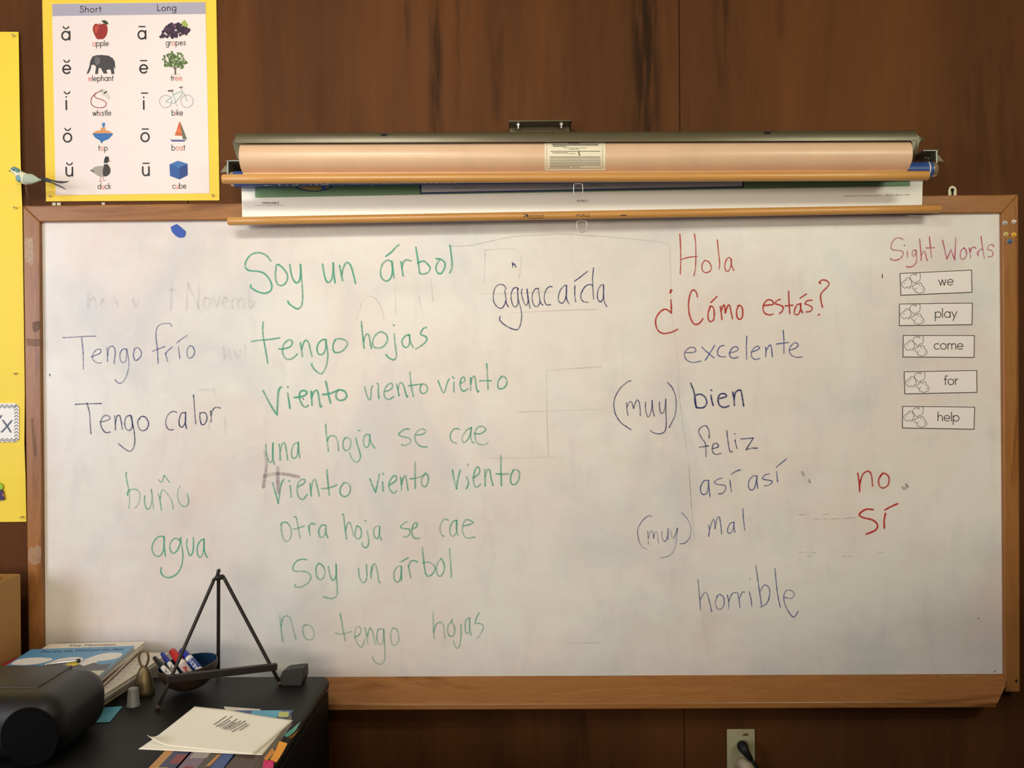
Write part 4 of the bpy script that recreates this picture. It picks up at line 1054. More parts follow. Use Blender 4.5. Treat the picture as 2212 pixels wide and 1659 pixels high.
WORDS = [('apple', 217, 99.3, (0,)), ('elephant', 218, 174.7, (0,)), ('whistle', 220, 249.6, (2,)), ('top', 222.2, 325, (1,)), ('duck', 225, 408, (1,)),
         ('grapes', 379.4, 97.6, (2,)), ('tree', 381, 173.9, (2, 3)), ('bike', 383, 249, (1,)), ('boat', 385.2, 324.5, (1, 2)), ('cube', 387.4, 407, (1,))]
for s, cx, base, red in WORDS: letters(bm, s, cx, base, 7.6, 1.35, CY, RT, red, .80, .75)
obj('lettering', bm, [M_black_print, sp('red_print', (214, 120, 110), .6)], csheet)
zs = 3.606
def pz(s): return [(x/zs, y/zs) for x, y in S(s)[0]]
def picture(label, shapes, cols):
    """flat printed picture: shapes = (kind, data, colour, extra)"""
    bm = nbm(); k = 0
    for sh in shapes:
        k += 1; y = CY-k*6e-6
        if sh[0] == 'poly':
            pts = spl(pz(sh[1])+[pz(sh[1])[0]], 3)[:-1] if len(sh) < 4 else pz(sh[1])
            poly(bm, [P(a, b, y) for a, b in pts], sh[2])
        elif sh[0] == 'line':
            ribbon2(bm, spl(pz(sh[1]), 4), sh[3], lambda a, b: P(a, b, y), None, None, sh[2])
        elif sh[0] == 'disc':
            for (x, yy_) in pz(sh[1]):
                r = sh[3]*random.uniform(.85, 1.15) if len(sh) < 5 else sh[3]
                k += 1; y2 = CY-k*4e-6
                poly(bm, [P(x+r*math.cos(t*.5236), yy_+r*math.sin(t*.5236), y2) for t in range(12)], random.choice(sh[2]) if isinstance(sh[2], (list, tuple)) else sh[2])
        elif sh[0] == 'ring':
            x, yy_ = pz(sh[1])[0]; r = sh[4]
            ribbon2(bm, [(x+r*math.cos(t*.2618), yy_+r*math.sin(t*.2618)) for t in range(25)], sh[3], lambda a, b: P(a, b, y), None, None, sh[2])
    return obj('printed_picture', bm, [sp('print_%d_%d_%d' % c, c, .6) for c in cols], csheet, label=label)
def pts_in(poly_s, n, seed):
    rnd = random.Random(seed); pg = S(poly_s)[0]; xs_ = [p[0] for p in pg]; ys_ = [p[1] for p in pg]; out = []
    while len(out) < n:
        x, y = rnd.uniform(min(xs_), max(xs_)), rnd.uniform(min(ys_), max(ys_)); ins = False
        for i in range(len(pg)):
            (x1, y1), (x2, y2) = pg[i], pg[i-1]
            if (y1 > y) != (y2 > y) and x < (x2-x1)*(y-y1)/(y2-y1)+x1: ins = not ins
        if ins: out.append('%.1f,%.1f' % (x, y))
    return ' '.join(out)
picture('picture of a red apple', [('poly', '725,205 745,184 775,192 810,182 832,197 838,235 828,275 805,302 780,305 755,302 735,270 723,235', 0), ('poly', '735,215 750,200 770,205 760,240 748,262 738,245', 1), ('line', '778,194 776,178', 2, .6), ('poly', '788,163 815,157 838,172 842,190 815,184', 3)],
        [(152, 38, 32), (192, 76, 58), (70, 48, 30), (38, 70, 42)])
picture('picture of a grey elephant', [('poly', '675,577 690,570 705,540 712,505 735,505 748,520 740,575 762,577 768,530 785,528 800,560 808,573 838,572 826,548 845,540 862,545 868,577 890,577 886,520 896,538 892,490 880,455 845,433 790,428 750,430 720,440 703,475 695,520 680,560', 0, 1), ('poly', '740,440 772,448 780,482 758,508 738,482', 1), ('line', '700,520 688,560 676,575', 0, .8), ('line', '890,470 896,530', 0, .5)],
        [(66, 62, 66), (104, 100, 102)])
picture('picture of a white whistle on a red cord', [('line', '785,708 745,728 712,765 712,810 745,835 800,838 825,820 822,795 790,775 755,765 735,748 745,725', 0, .8), ('poly', '785,702 810,690 832,712 860,762 848,778 815,748 792,738', 1, 1), ('poly', '806,722 832,708 836,716 812,732', 2, 1), ('poly', '780,700 795,695 800,712 785,716', 3, 1)],
        [(142, 44, 48), (214, 206, 196), (26, 24, 26), (150, 140, 124)])
picture('picture of a blue and orange spinning top', [('poly', '793,958 818,958 812,990 800,990', 0), ('poly', '785,995 820,993 820,1020 785,1020', 1, 1), ('poly', '725,1035 760,1017 830,1015 868,1032 868,1046 725,1048', 1), ('poly', '725,1040 868,1040 868,1058 840,1085 805,1098 792,1118 778,1095 745,1075 728,1055', 2), ('line', '735,1058 790,1066 860,1058', 0, .7)],
        [(64, 122, 186), (216, 148, 92), (44, 108, 176)])
picture('picture of a mallard duck', [('poly', '706,1328 735,1302 780,1293 815,1296 840,1320 830,1355 800,1378 765,1370 735,1350', 0), ('poly', '810,1280 838,1280 858,1312 858,1345 835,1370 808,1372 800,1340', 1), ('poly', '808,1275 812,1240 825,1218 843,1222 850,1242 836,1272', 2), ('poly', '809,1270 836,1270 838,1278 810,1278', 3, 1), ('poly', '847,1240 864,1262 846,1256', 4, 1), ('line', '706,1326 730,1336', 2, 1.0), ('line', '785,1378 782,1410 800,1414', 5, .6), ('line', '806,1376 806,1402 826,1404', 5, .6), ('line', '782,1410 770,1412', 5, .6)],
        [(166, 158, 148), (62, 52, 52), (34, 44, 42), (232, 226, 218), (168, 140, 104), (190, 124, 104)])
picture('picture of a bunch of purple grapes', [('poly', '1425,165 1440,155 1455,178 1465,200 1445,212 1420,195 1412,180', 3), ('disc', pts_in('1245,295 1275,235 1315,185 1350,165 1400,190 1440,215 1472,230 1465,265 1420,275 1380,285 1330,300 1270,308', 100, 3), (0, 1, 2), 3.3)],
        [(54, 32, 62), (82, 46, 76), (40, 26, 48), (156, 178, 82)])
picture('picture of a leafy green tree', [('line', '1366,578 1365,545 1362,520', 1, 1.6), ('line', '1364,540 1335,510 1315,490', 1, .8), ('line', '1366,540 1395,505 1420,490', 1, .8), ('line', '1340,580 1366,577 1400,581', 2, .4), ('disc', pts_in('1262,450 1300,410 1355,400 1410,415 1440,460 1465,510 1430,535 1395,525 1365,515 1330,520 1285,515 1275,480', 110, 5), (3, 4, 5), 2.4)],
        [(80, 70, 50), (92, 80, 60), (170, 160, 140), (84, 112, 58), (64, 90, 46), (106, 132, 72)])
picture('picture of a pale blue bicycle', [('ring', '1290,790', 0, .45, 13.4), ('ring', '1456,788', 0, .45, 13.4), ('line', '1290,790 1365,800 1345,725', 1, .8), ('line', '1345,740 1420,715 1456,788', 1, .8), ('line', '1365,800 1422,725', 1, .8), ('line', '1290,790 1340,750', 1, .7), ('line', '1420,715 1410,682', 2, .6), ('line', '1398,682 1420,678', 3, 1.2), ('line', '1312,708 1346,706', 3, 1.7), ('line', '1340,706 1345,725', 2, .6), ('line', '1362,795 1382,828', 2, .5)],
        [(134, 140, 146), (150, 186, 188), (150, 150, 150), (84, 78, 78)])
picture('picture of a sailboat with orange and green sails', [('poly', '1398,942 1378,1005 1360,1055 1424,1058 1420,1000', 0, 1), ('poly', '1380,1000 1420,985 1408,962 1398,942', 1, 1), ('poly', '1372,1022 1420,1040 1420,1008 1380,998', 2, 1), ('poly', '1402,950 1428,1010 1456,1084 1424,1084', 3, 1), ('poly', '1330,1062 1420,1062 1420,1092 1335,1090', 4, 1), ('poly', '1318,1080 1456,1086 1440,1098 1335,1100', 5, 1), ('poly', '1330,1092 1445,1092 1436,1102 1338,1102', 6, 1)],
        [(206, 104, 62), (214, 96, 60), (226, 116, 66), (100, 108, 84), (238, 232, 226), (190, 186, 190), (54, 56, 140)])
picture('picture of a blue cube', [('poly', '1320,1280 1385,1252 1461,1275 1396,1308', 0, 1), ('poly', '1320,1280 1396,1308 1397,1398 1324,1370', 1, 1), ('poly', '1396,1308 1461,1275 1462,1365 1397,1398', 2, 1)],
        [(58, 110, 176), (44, 88, 158), (34, 66, 130)])

# ------------------------------------------------------------------ yellow poster at the far left
edge = [(40, 69), (42, 200), (44, 330), (46, 400), (48, 448), (49, 520), (51.5, 700), (53.5, 850), (52.5, 958), (55, 1030), (57, 1127)]
po = thing('poster', 'plain yellow poster board pinned left of the whiteboard', 'poster', P(0, 1130, .016))
bm = nbm(); rows = []
for i, (ex, ey) in enumerate(edge):
    t_ = i/(len(edge)-1); r = []
    for k in range(9):
        u = k/8
        y = .016-.005*(u**6)*(1 if i not in (0, 4, 10) else .2)
        px = -420+(ex+420)*u
        p = P(px, ey+(1-u)*(-4 if i == 0 else 5 if i == len(edge)-1 else 0), y)
        r.append(bm.verts.new(p))
    rows.append(r)
for A, B in zip(rows, rows[1:]):
    for k in range(8): bm.faces.new((A[k], A[k+1], B[k+1], B[k]))
thicken(bm, (0, .0008, 0))
obj('board', bm, sp('yellow_poster', (246, 216, 60), .55, var=.03, vscale=5), po, smooth=False)
PY = .0105
pin0 = None
def pushpin(px, py, y, label, group):
    global pin0
    c = P(px, py, y)
    if pin0 is None:
        t = thing('push_pin', label, 'push pin', c, group)
        bm = nbm(); lathe(bm, [(0, .008), (.0024, .008), (.0026, .007), (.0016, .0062), (.0014, .0034), (.0026, .0018), (.0028, .001), (.0028, 0), (0, 0)], (0, 0, 0), 14, 0, Matrix.Rotation(math.radians(90), 4, 'X'))
        obj('head', bm, plain('clear_pin', (.92, .86, .62), .1, 0, .5, Transmission_Weight=.8), t, smooth=True, local=True)
        pin0 = t
    else:
        t = copy_tree(pin0); t.location = c
        t['label'] = label; t['group'] = group
    return t
pushpin(30, 77, PY+.001, 'clear push pin at the top corner of the yellow poster', 'pins on the yellow poster')
pushpin(34, 449, PY+.001, 'clear push pin on the yellow poster level with the whiteboard top rail', 'pins on the yellow poster')
pushpin(35, 807, PY+.001, 'clear push pin on the yellow poster above the chevron card', 'pins on the yellow poster')
pushpin(48, 1117, PY+.001, 'clear push pin at the bottom corner of the yellow poster', 'pins on the yellow poster')
pushpin(110, 424, YC+.001, 'clear push pin at the lower left corner of the vowel chart', 'pins on the vowel chart')
pushpin(461, 422.5, YC+.001, 'clear push pin at the lower right corner of the vowel chart', 'pins on the vowel chart')
# name card with chevron edge
nc = thing('name_card', 'white rounded card with grey chevron border on the yellow poster', 'card', P(0, 955, PY))
def rrect(x0, y0, x1, y1, r, n=5):
    out = []
    for cx, cy, a in ((x1-r, y0+r, -90), (x1-r, y1-r, 0), (x0+r, y1-r, 90), (x0+r, y0+r, 180)):
        for k in range(n+1): out.append((cx+r*math.cos(math.radians(a+90*k/n)), cy+r*math.sin(math.radians(a+90*k/n))))
    return out
bm = nbm(); prism(bm, [P(a, b, PY-.0012) for a, b in rrect(-120, 871, 41, 955, 11)], (0, .001, 0)); obj('card', bm, sp('card_white', (244, 242, 240), .5), nc)
bm = nbm()
for off in (2, 5.5):
    pts = [(x, 872+off+(0 if i % 2 else 4)) for i, x in enumerate(range(-30, 36, 5))]; ribbon2(bm, pts, 1.0, lambda a, b: P(a, b, PY-.0015))
    pts = [(x, 946+off-1+(0 if i % 2 else 4)) for i, x in enumerate(range(-30, 36, 5))]; ribbon2(bm, pts, 1.0, lambda a, b: P(a, b, PY-.0015))
for yy in range(877, 950, 7):
    ribbon2(bm, [(31.5, yy+2.5), (35.2, yy-1.5), (39, yy+2.5)], 1.1, lambda a, b: P(a, b, PY-.0015))
obj('chevron_border', bm, sp('chevron_grey', (120, 124, 130), .6), nc)
bm = nbm()
for st in S('6,908 15,920 23,933; 25,909 15,921 4,933; 3,898 0,902 -3,906; -12,910 -6,922 -1,933'):
    ribbon2(bm, spl(st, 4), 1.9, lambda a, b: P(a, b, PY-.0016))
obj('lettering', bm, sp('slate_letter', (96, 104, 122), .6), nc)
ow = thing('owl_sticker', 'colourful paper cutout with green head and purple body at poster left edge', 'cutout', P(2, 1080, PY))
bm = nbm(); prism(bm, [P(a, b, PY-.001) for a, b in spl([(-22, 1046), (-8, 1042), (2, 1044), (6, 1050), (5, 1056), (-4, 1059), (-22, 1060)], 3)], (0, .001, 0)); obj('head', bm, sp('lime_paper', (146, 196, 40), .55), ow)
bm = nbm(); prism(bm, [P(a, b, PY-.0008) for a, b in ((-24, 1058), (4, 1057), (7, 1062), (8, 1070), (10, 1077), (8, 1080), (2, 1081), (-24, 1080))], (0, .001, 0)); obj('body', bm, sp('purple_paper', (58, 42, 92), .55), ow)
bm = nbm(); prism(bm, [P(a, b, PY-.0011) for a, b in ((5, 1064), (8, 1068), (8, 1074), (5, 1070))], (0, .0002, 0)); obj('wing_patch', bm, sp('rose_paper', (190, 110, 120), .55), ow)

# ------------------------------------------------------------------ bird ornament
BYD = -.045
bd = thing('bird_ornament', 'small pale blue feathered bird ornament on a wire between poster and chart', 'ornament', P(62, 441, .012))
def bpt(px, py, dy=0): return P(px, py, BYD+dy)
mpp = 1.99/1800
bm = nbm()
pp = [(23.6, 370.5, 2.2), (26, 369.5, 5), (30, 369, 7), (35, 370.5, 7.6), (39, 374.5, 8.6), (44, 380, 11), (50, 384.5, 12.6), (57, 387.5, 12.2), (66, 388.6, 9.8), (75, 388.8, 6.4), (83, 388.6, 3.2), (89, 388.6, 1.6)]
loft(bm, [bpt(a, b) for a, b, r in pp], [r*mpp*.92 for a, b, r in pp], [r*mpp for a, b, r in pp], n=18)
obj('body', bm, sp('cream_feathers', (228, 226, 196), .85, var=.08, vscale=160, bump=.3, bscale=500), bd, smooth=True, label='cream face, breast and belly')
bm = nbm()
pp = [(24.4, 366.6, 2.6), (27, 365.6, 4.6), (31, 365.2, 6), (36, 367.4, 6.2), (41, 372.5, 6.2), (47, 378.5, 6.4), (54, 381.4, 6.8), (60, 382.6, 5)]
loft(bm, [bpt(a, b, -.001) for a, b, r in pp], [r*mpp*1.25 for a, b, r in pp], [r*mpp*.85 for a, b, r in pp], n=16)
obj('cap', bm, sp('teal_feathers', (104, 150, 146), .8, var=.15, vscale=120), bd, smooth=True, label='blue-green crown and back')
bm = nbm()
ball(bm, bpt(43, 385, -.006), 8.5*mpp, .008, 9*mpp, 16, 0, Matrix.Rotation(.5, 3, 'Y'))
obj('shoulder', bm, sp('blue_feathers', (124, 168, 178), .8, var=.2, vscale=200), bd, smooth=True)
bm = nbm()
pp = [(46, 383, 3), (52, 385, 8), (60, 386, 11), (68, 386.5, 11), (75, 387.5, 8), (83, 388.5, 3.5), (87, 389, 1)]
loft(bm, [bpt(a, b, -.009) for a, b, r in pp], [r*mpp*.45 for a, b, r in pp], [r*mpp for a, b, r in pp], n=16)
obj('wing', bm, sp('pale_wing', (176, 188, 170), .85, var=.14, vscale=140, bump=.4, bscale=300), bd, smooth=True, label='pale grey-green folded wing')
bm = nbm(); tube(bm, [bpt(25, 369.6), bpt(21, 369.4), bpt(18, 369.2)], [2*mpp, 1.2*mpp, .2*mpp], 8); obj('beak', bm, sp('dark_beak', (40, 44, 40), .5), bd, smooth=True)
bm = nbm(); ball(bm, bpt(29.3, 367.6, -.0088), 1.5*mpp, 1.2*mpp, 1.6*mpp, 10); obj('eye', bm, sp('black_eye', (14, 22, 24), .2), bd, smooth=True)
M_tail = sp('dark_feather', (58, 60, 68), .7)
for pp in ([(84, 386, 1.5), (92, 385.5, 3), (100, 387, 3), (112, 390, 1.8), (122, 392.6, 2.2), (133, 393.8, 2.6), (143, 393, 1.6), (150, 391.6, .3)],
           [(84, 389, 1.5), (92, 388.5, 3), (102, 391, 2.6), (112, 394.5, 1.4), (122, 399, 1.5), (133, 404, 1.6), (139, 407.5, 1.0), (144, 410.4, .2)]):
    bm = nbm(); loft(bm, [bpt(a, b, .004) for a, b, r in pp], [.0006]*len(pp), [r*mpp for a, b, r in pp], n=8); obj('tail_feather', bm, M_tail, bd, smooth=True)
bm = nbm()
tube(bm, [bpt(54, 398), P(60, 418, -.02), P(68, 442, .012)], .0006, 6); tube(bm, [bpt(54.5, 398, .003), P(58, 420, -.02), P(63, 441, .014)], .0005, 6)
obj('wire', bm, plain('copper_wire', (.5, .36, .26), .4, .8), bd, smooth=True)

# ------------------------------------------------------------------ outlet below the tray
OY = .0155
ou = thing('wall_outlet', 'grimy cream double wall outlet below the whiteboard', 'outlet', P(1601, 1630, WY))
pcx = P(1601, 1630, OY)
bm = nbm()
a, b = P(1570.5, 1576, OY), P(1632, 1690, OY)
vs = box(bm, a.x, b.x, OY, WY, b.z, a.z, .0025, 3)
obj('cover_plate', bm, sp('dirty_cream_plastic', (186, 178, 140), .45, var=.22, vscale=70), ou, autos=40)
for py in (1612, 1652):
    c = P(1605.5, py, OY-.001)
    bm = nbm(); lathe(bm, [(0, .0022), (.0165, .0022), (.0172, .001), (.0172, 0), (0, 0)], (0, 0, 0), 28, 0, Matrix.Translation(c) @ Matrix.Rotation(math.radians(90), 4, 'X'))
    obj('socket', bm, sp('socket_plastic', (176, 170, 138), .45), ou, autos=40)
bm = nbm(); poly(bm, [P(x, y, OY-.0002) for x, y in ((1603, 1588), (1608, 1584.5), (1617, 1584), (1616, 1589.5), (1606, 1590))]); obj('stain', bm, sp('brown_stain', (110, 92, 56), .7), ou)
# plugs
pb = thing('power_plug', 'black power plug and cord in the upper outlet socket', 'plug', P(1605, 1612, OY))
bm = nbm()
c = lambda px, py, d: P(px, py, OY-.002-d)
loft(bm, [c(1605, 1612, 0), c(1604, 1612, .012), c(1605, 1614, .022), c(1607, 1618, .028), c(1612, 1627, .03), c(1618, 1634, .029), c(1622, 1640, .028)],
     [.0125, .0135, .0135, .012, .010, .008, .006], [.0125, .0135, .013, .011, .009, .0075, .006], up=(1, 0, 0), n=18)
obj('plug_body', bm, sp('black_rubber', (24, 24, 26), .6), pb, smooth=True)
bm = nbm(); tube(bm, [c(1621, 1638, .028), c(1630, 1650, .027), c(1640, 1664, .025), c(1650, 1690, .022), c(1655, 1760, .02), c(1640, 1900, .02)], .0042, 10); obj('cord', bm, MATS['black_rubber'], pb, smooth=True)
pw = thing('power_plug', 'round beige plug in the lower outlet socket under the black cord', 'plug', P(1607, 1652, OY))
bm = nbm()
loft(bm, [c(1606, 1652, 0), c(1606, 1652, .012), c(1607, 1653, .018), c(1614, 1660, .024), c(1624, 1672, .026), c(1630, 1684, .024), c(1636, 1700, .022)],
     [.0145, .0165, .0175, .0175, .014, .009, .004], [.0145, .0165, .0175, .0175, .013, .008, .004], up=(1, 0, 0), n=20)
obj('plug_body', bm, sp('beige_plastic', (192, 176, 150), .4), pw, smooth=True)
bm = nbm(); tube(bm, [c(1634, 1696, .022), c(1640, 1730, .02), c(1632, 1800, .02), c(1620, 1900, .02)], .0035, 8); obj('cord', bm, MATS['beige_plastic'], pw, smooth=True)

# ------------------------------------------------------------------ desk
DT = .752
DXR, DYB, DYF, DXL = -.447, -.1, -.86, -1.95
dk = thing('desk', 'black desk with rounded edges in front of the whiteboard', 'desk', (-1.2, -.48, 0))
M_desk = sp('black_laminate', (24, 24, 23), .5, spec=.22, var=.06, vscale=40)
M_deskside = sp('black_side', (16, 14, 14), .6, spec=.2)
bm = nbm(); box(bm, DXL, DXR, DYF, DYB, DT-.036, DT, .016, 5); obj('desktop', bm, M_desk, dk, autos=45)
bm = nbm(); box(bm, DXR-.035, DXR-.004, DYF+.03, DYB-.004, 0, DT-.036, .002, 2); obj('side_panel', bm, M_deskside, dk)
bm = nbm(); box(bm, DXL+.004, DXL+.035, DYF+.03, DYB-.004, 0, DT-.036, .002, 2); obj('side_panel', bm, M_deskside, dk)
bm = nbm(); box(bm, DXL+.036, DXR-.036, DYB-.03, DYB-.012, .1, DT-.037, .002, 2); obj('back_panel', bm, M_deskside, dk)

# ------------------------------------------------------------------ cardboard box
cb = thing('cardboard_box', 'tan cardboard box standing on the desk at far left', 'box', (-1.36, -.12, DT))
M_card_b = sp('corrugated_tan', (176, 132, 72), .8, var=.06, vscale=14)
bxr = P(46, 1330, -.068).x; bzt = P(43, 1239, -.068).z
bm = nbm(); box(bm, bxr-.36, bxr, -.17, -.068, DT+.0005, bzt, .003, 2); obj('carton', bm, M_card_b, cb)
bm = nbm(); prism(bm, [Vector((bxr-.36, -.171, bzt+.0004)), Vector((bxr-.004, -.171, bzt+.0004)), Vector((bxr-.012, -.120, bzt+.007)), Vector((bxr-.36, -.120, bzt+.007))], (0, 0, .003)); obj('flap', bm, sp('tan_flap', (188, 144, 84), .8), cb)

# ------------------------------------------------------------------ stack of books and papers
def book(name, label, cat, group, near, w_, d_, z0, h, ang, covm, pagem=None, cx=0, cy=0):
    """flat book: far right corner at (cx, cy), width w_ to the left, depth d_ towards the viewer, turned by ang degrees"""
    t = thing(name, label, cat, (cx, cy, z0), group); t.rotation_euler = (0, 0, math.radians(ang))
    bm = nbm(); box(bm, -w_, 0, -d_, 0, h-.0012, h, .0004, 1); box(bm, -w_, 0, -d_, 0, 0, .0012, .0004, 1); box(bm, -w_-.0006, -w_+.0012, -d_, 0, 0, h)
    cov = obj('cover', bm, covm, t, local=True)
    bm = nbm(); box(bm, -w_+.002, -.0015, -d_+.0015, -.0015, .0013, h-.0013); obj('pages', bm, pagem or M_white_paper, t, local=True)
    return t, cov
M_pages = sp('book_pages', (226, 216, 198), .8)
z = DT+.0008
G = 'books in the stack behind the radio'
stackA = [('manila folder of papers, bottom of the stack behind the radio', sp('yellow_card', (186, 158, 74), .7), .008, (-.866, -.062), .25, .30, -5, M_pages),
          ('thin dark brown book, second from bottom behind the radio', sp('brown_cover', (92, 66, 44), .6), .007, (-.858, -.056), .24, .29, -5.6, M_pages),
          ('grey covered book, third from bottom behind the radio', sp('grey_cover', (150, 146, 140), .6), .010, (-.856, -.055), .24, .30, -4.6, M_pages),
          ('white music booklet on top of the lower pile, behind the bell', sp('booklet_white', (222, 214, 200), .6), .009, (-.846, -.050), .25, .30, -5, M_pages)]
for lab_, m_, h, (cx, cy), w_, d_, an, pg in stackA:
    bk, cov = book('book', lab_, 'book', G, 0, w_, d_, z, h, an, m_, pg, cx, cy); z += h+.0006
    if 'music' in lab_:
        bm = nbm()
        for r_ in range(9):
            yy = -.04-r_*.024
            for q in range(3):
                xx = -.02-q*.014-(r_ % 2)*.006
                poly(bm, [Vector((xx, yy, h+.0002)), Vector((xx+.006, yy, h+.0002)), Vector((xx+.006, yy+.002, h+.0002)), Vector((xx, yy+.002, h+.0002))])
        obj('lettering', bm, M_grey_print, cov, local=True)
# red folder poking out at the left of the pile
bk, cov = book('folder', 'red folder edge sticking out left under the blue picture book', 'folder', None, 0, .10, .22, z, .006, -4, sp('red_folder', (172, 44, 38), .6), M_pages, -1.085, -.105)
z2 = z+.0005
bk, cov = book('book', 'thin maroon-edged book under the two picture books', 'book', G, 0, .215, .28, z2, .010, 7, sp('maroon_cover', (108, 36, 32), .6), M_pages, -.918, -.042); z2 += .0106
bk, cov = book('book', 'white picture book titled The Mountain that loved a Bird', 'book', G, 0, .225, .27, z2, .010, 4, sp('cream_cover', (236, 226, 206), .5), M_pages, -.912, -.030)
def text_local(bm, body, x0, x1, ybase, cap, zz, mi=0, shear=0):
    me = fontmesh(body); xs_ = [v.co.x for v in me.vertices]; a, b = min(xs_), max(xs_)
    vm = [bm.verts.new((x0+(v.co.x-a)/(b-a)*(x1-x0), ybase+v.co.y/.729*cap, zz)) for v in me.vertices]
    for p in me.polygons:
        try:
            f = bm.faces.new([vm[i] for i in p.vertices]); f.material_index = mi
        except ValueError: pass
    bpy.data.meshes.remove(me)
bm = nbm(); text_local(bm, 'The Mountain', -.172, -.062, -.026, .014, .0104); text_local(bm, 'that loved a Bird', -.196, -.062, -.049, .014, .0104)
poly(bm, [Vector((-.058, -.052, .0104)), Vector((-.040, -.052, .0104)), Vector((-.048, -.040, .0104))], 1)
obj('lettering', bm, [M_black_print, sp('red_bird_print', (170, 60, 44), .6)], cov, local=True)
z2 += .0106
bw, bdp = .232, .285
bk, cov = book('book', 'sky blue picture book with white clouds titled The Sun, the Wind and the Rain', 'book', G, 0, bw, bdp, z2, .009, 5.5, sp('sky_blue_cover', (84, 150, 190), .4), M_pages, -.908, -.094)
ztop = z2+.009
bm = nbm()
def cpoly(pts, mi, o): poly(bm, [Vector((-bw+u*bw, -v*.74*bdp, .0092+o)) for u, v in spl(pts+[pts[0]], 4)[:-1]], mi)
cpoly([(.02, .50), (.02, .36), (.12, .30), (.26, .32), (.36, .38), (.30, .50), (.16, .54)], 0, 0)
cpoly([(.36, .52), (.40, .40), (.50, .33), (.62, .36), (.66, .46), (.60, .56), (.46, .58)], 0, 0)
cpoly([(.66, .44), (.74, .28), (.84, .22), (.96, .26), (.98, .40), (.90, .48), (.76, .50)], 0, 0)
cpoly([(.60, .60), (.66, .48), (.76, .46), (.82, .52), (.80, .62), (.70, .66)], 0, .0001)
cpoly([(.40, .52), (.48, .44), (.56, .46), (.60, .54), (.50, .60)], 1, .0001)
poly(bm, [Vector((-bw+u*bw, -v*.74*bdp, .0094)) for u, v in ((.01, .60), (.10, .54), (.16, .60), (.26, .55), (.40, .62), (.52, .58), (.62, .66), (.68, .58), (.74, .64), (.80, .54), (.88, .62), (.97, .58), (.99, .80), (.01, .80))], 2)
poly(bm, [Vector((-bw+u*bw, -v*bdp, .0093)) for u, v in ((.01, .58), (.99, .58), (.99, .99), (.01, .99))], 3)
text_local(bm, 'The Sun, the Wind and the Rain', -bw+.03, -.018, -.030, .017, .0096, 4)
obj('cover_picture', bm, [sp('cloud_white', (232, 228, 220), .5), sp('cloud_lilac', (176, 170, 182), .5), sp('storm_grey', (98, 98, 104), .5), sp('sand_print', (214, 206, 176), .5), sp('title_blue', (36, 82, 124), .5)], cov, local=True)
# pen and sticky flag lying on the blue book
pn = thing('ballpoint_pen', 'slim silver ballpoint pen lying on the blue picture book', 'pen', Zp(140, 1430, ztop+.004))
a, b = Zp(95, 1436, ztop+.005), Zp(174, 1426.5, ztop+.005); d = (b-a)
bm = nbm(); tube(bm, [a, a+d*.06, a+d*.1, a+d*.86, b], [.001, .003, .0036, .0036, .003], 12); obj('barrel', bm, plain('pen_silver', (.72, .74, .78), .2, .9), pn, smooth=True)
bm = nbm(); tube(bm, [a+d*.9, a+d*.985, a+d*1.0], [.0042, .0042, .003], 12); obj('clip_end', bm, sp('pen_dark', (28, 28, 34), .3), pn, smooth=True)
bm = nbm(); e_ = Vector((0, 0, .004)); tube(bm, [a+d*.6+e_, a+d*.93+e_], .0008, 8); obj('clip', bm, MATS['pen_silver'], pn)
bm = nbm(); prism(bm, [Zp(x, y, ztop+.0012) for x, y in ((140, 1438), (148, 1432), (160, 1429), (169, 1432), (167, 1437), (158, 1439))], (0, 0, .0005))
tag(obj('sticky_note', bm, sp('yellow_sticky', (232, 206, 82), .6)), 'small yellow sticky flag under the silver pen', 'sticky note')

# ------------------------------------------------------------------ radio
rd = thing('radio', 'black rounded portable radio at the lower left corner of the desk', 'radio', (-1.1, -.475, DT))
M_rblack = sp('radio_black', (19, 18, 19), .45, bump=.03, bscale=900)
RX, RYF, RYB, RZ = -.822, -.575, -.372, .874
bm = nbm(); box(bm, -1.46, RX, RYF, RYB, DT+.004, RZ, .048, 8); obj('case', bm, M_rblack, rd, smooth=True)
bm = nbm(); box(bm, -1.36, -.892, RYF+.062, RYB-.022, RZ-.006, RZ+.0022, .002, 2); obj('lid', bm, sp('radio_lid', (40, 37, 33), .45), rd, autos=40)
bm = nbm()
rot = Matrix.Translation((-.872, RYF+.002, .810)) @ Matrix.Rotation(math.radians(90), 4, 'X')
lathe(bm, [(0, .006), (.025, .0055), (.042, .004), (.048, .0025), (.050, .0030), (.052, .002), (.052, 0), (0, 0)], (0, 0, 0), 40, 0, rot)
obj('speaker_grille', bm, sp('grille_cloth', (8, 8, 9), .85, spec=.1, bump=.5, bscale=1400), rd, smooth=True)
bm = nbm(); v8 = box(bm, -1.30, -.885, -.014, .014, -.002, .004, .0015, 2)
for v in bm.verts: v.co = Matrix.Translation((0, RYF+.030, RZ-.012)) @ Matrix.Rotation(math.radians(38), 4, 'X') @ v.co
cp = obj('control_panel', bm, sp('radio_panel', (42, 38, 26), .4), rd, autos=40)
for x_, w_, m_ in ((-.985, .020, sp('grey_blue_key', (44, 52, 60), .3)), (-.945, .014, M_rblack), (-.918, .014, M_rblack), (-1.03, .02, M_rblack)):
    bm = nbm(); box(bm, -w_/2, w_/2, -.006, .006, .003, .008, .002, 3)
    for v in bm.verts: v.co = Matrix.Translation((x_, RYF+.030, RZ-.012)) @ Matrix.Rotation(math.radians(38), 4, 'X') @ v.co
    obj('button', bm, m_, cp, smooth=True)
bm = nbm(); ball(bm, (-.900, RYF+.058, RZ-.002), .010, .006, .003, 14); obj('hinge_catch', bm, sp('catch_black', (16, 15, 15), .35), rd, smooth=True)
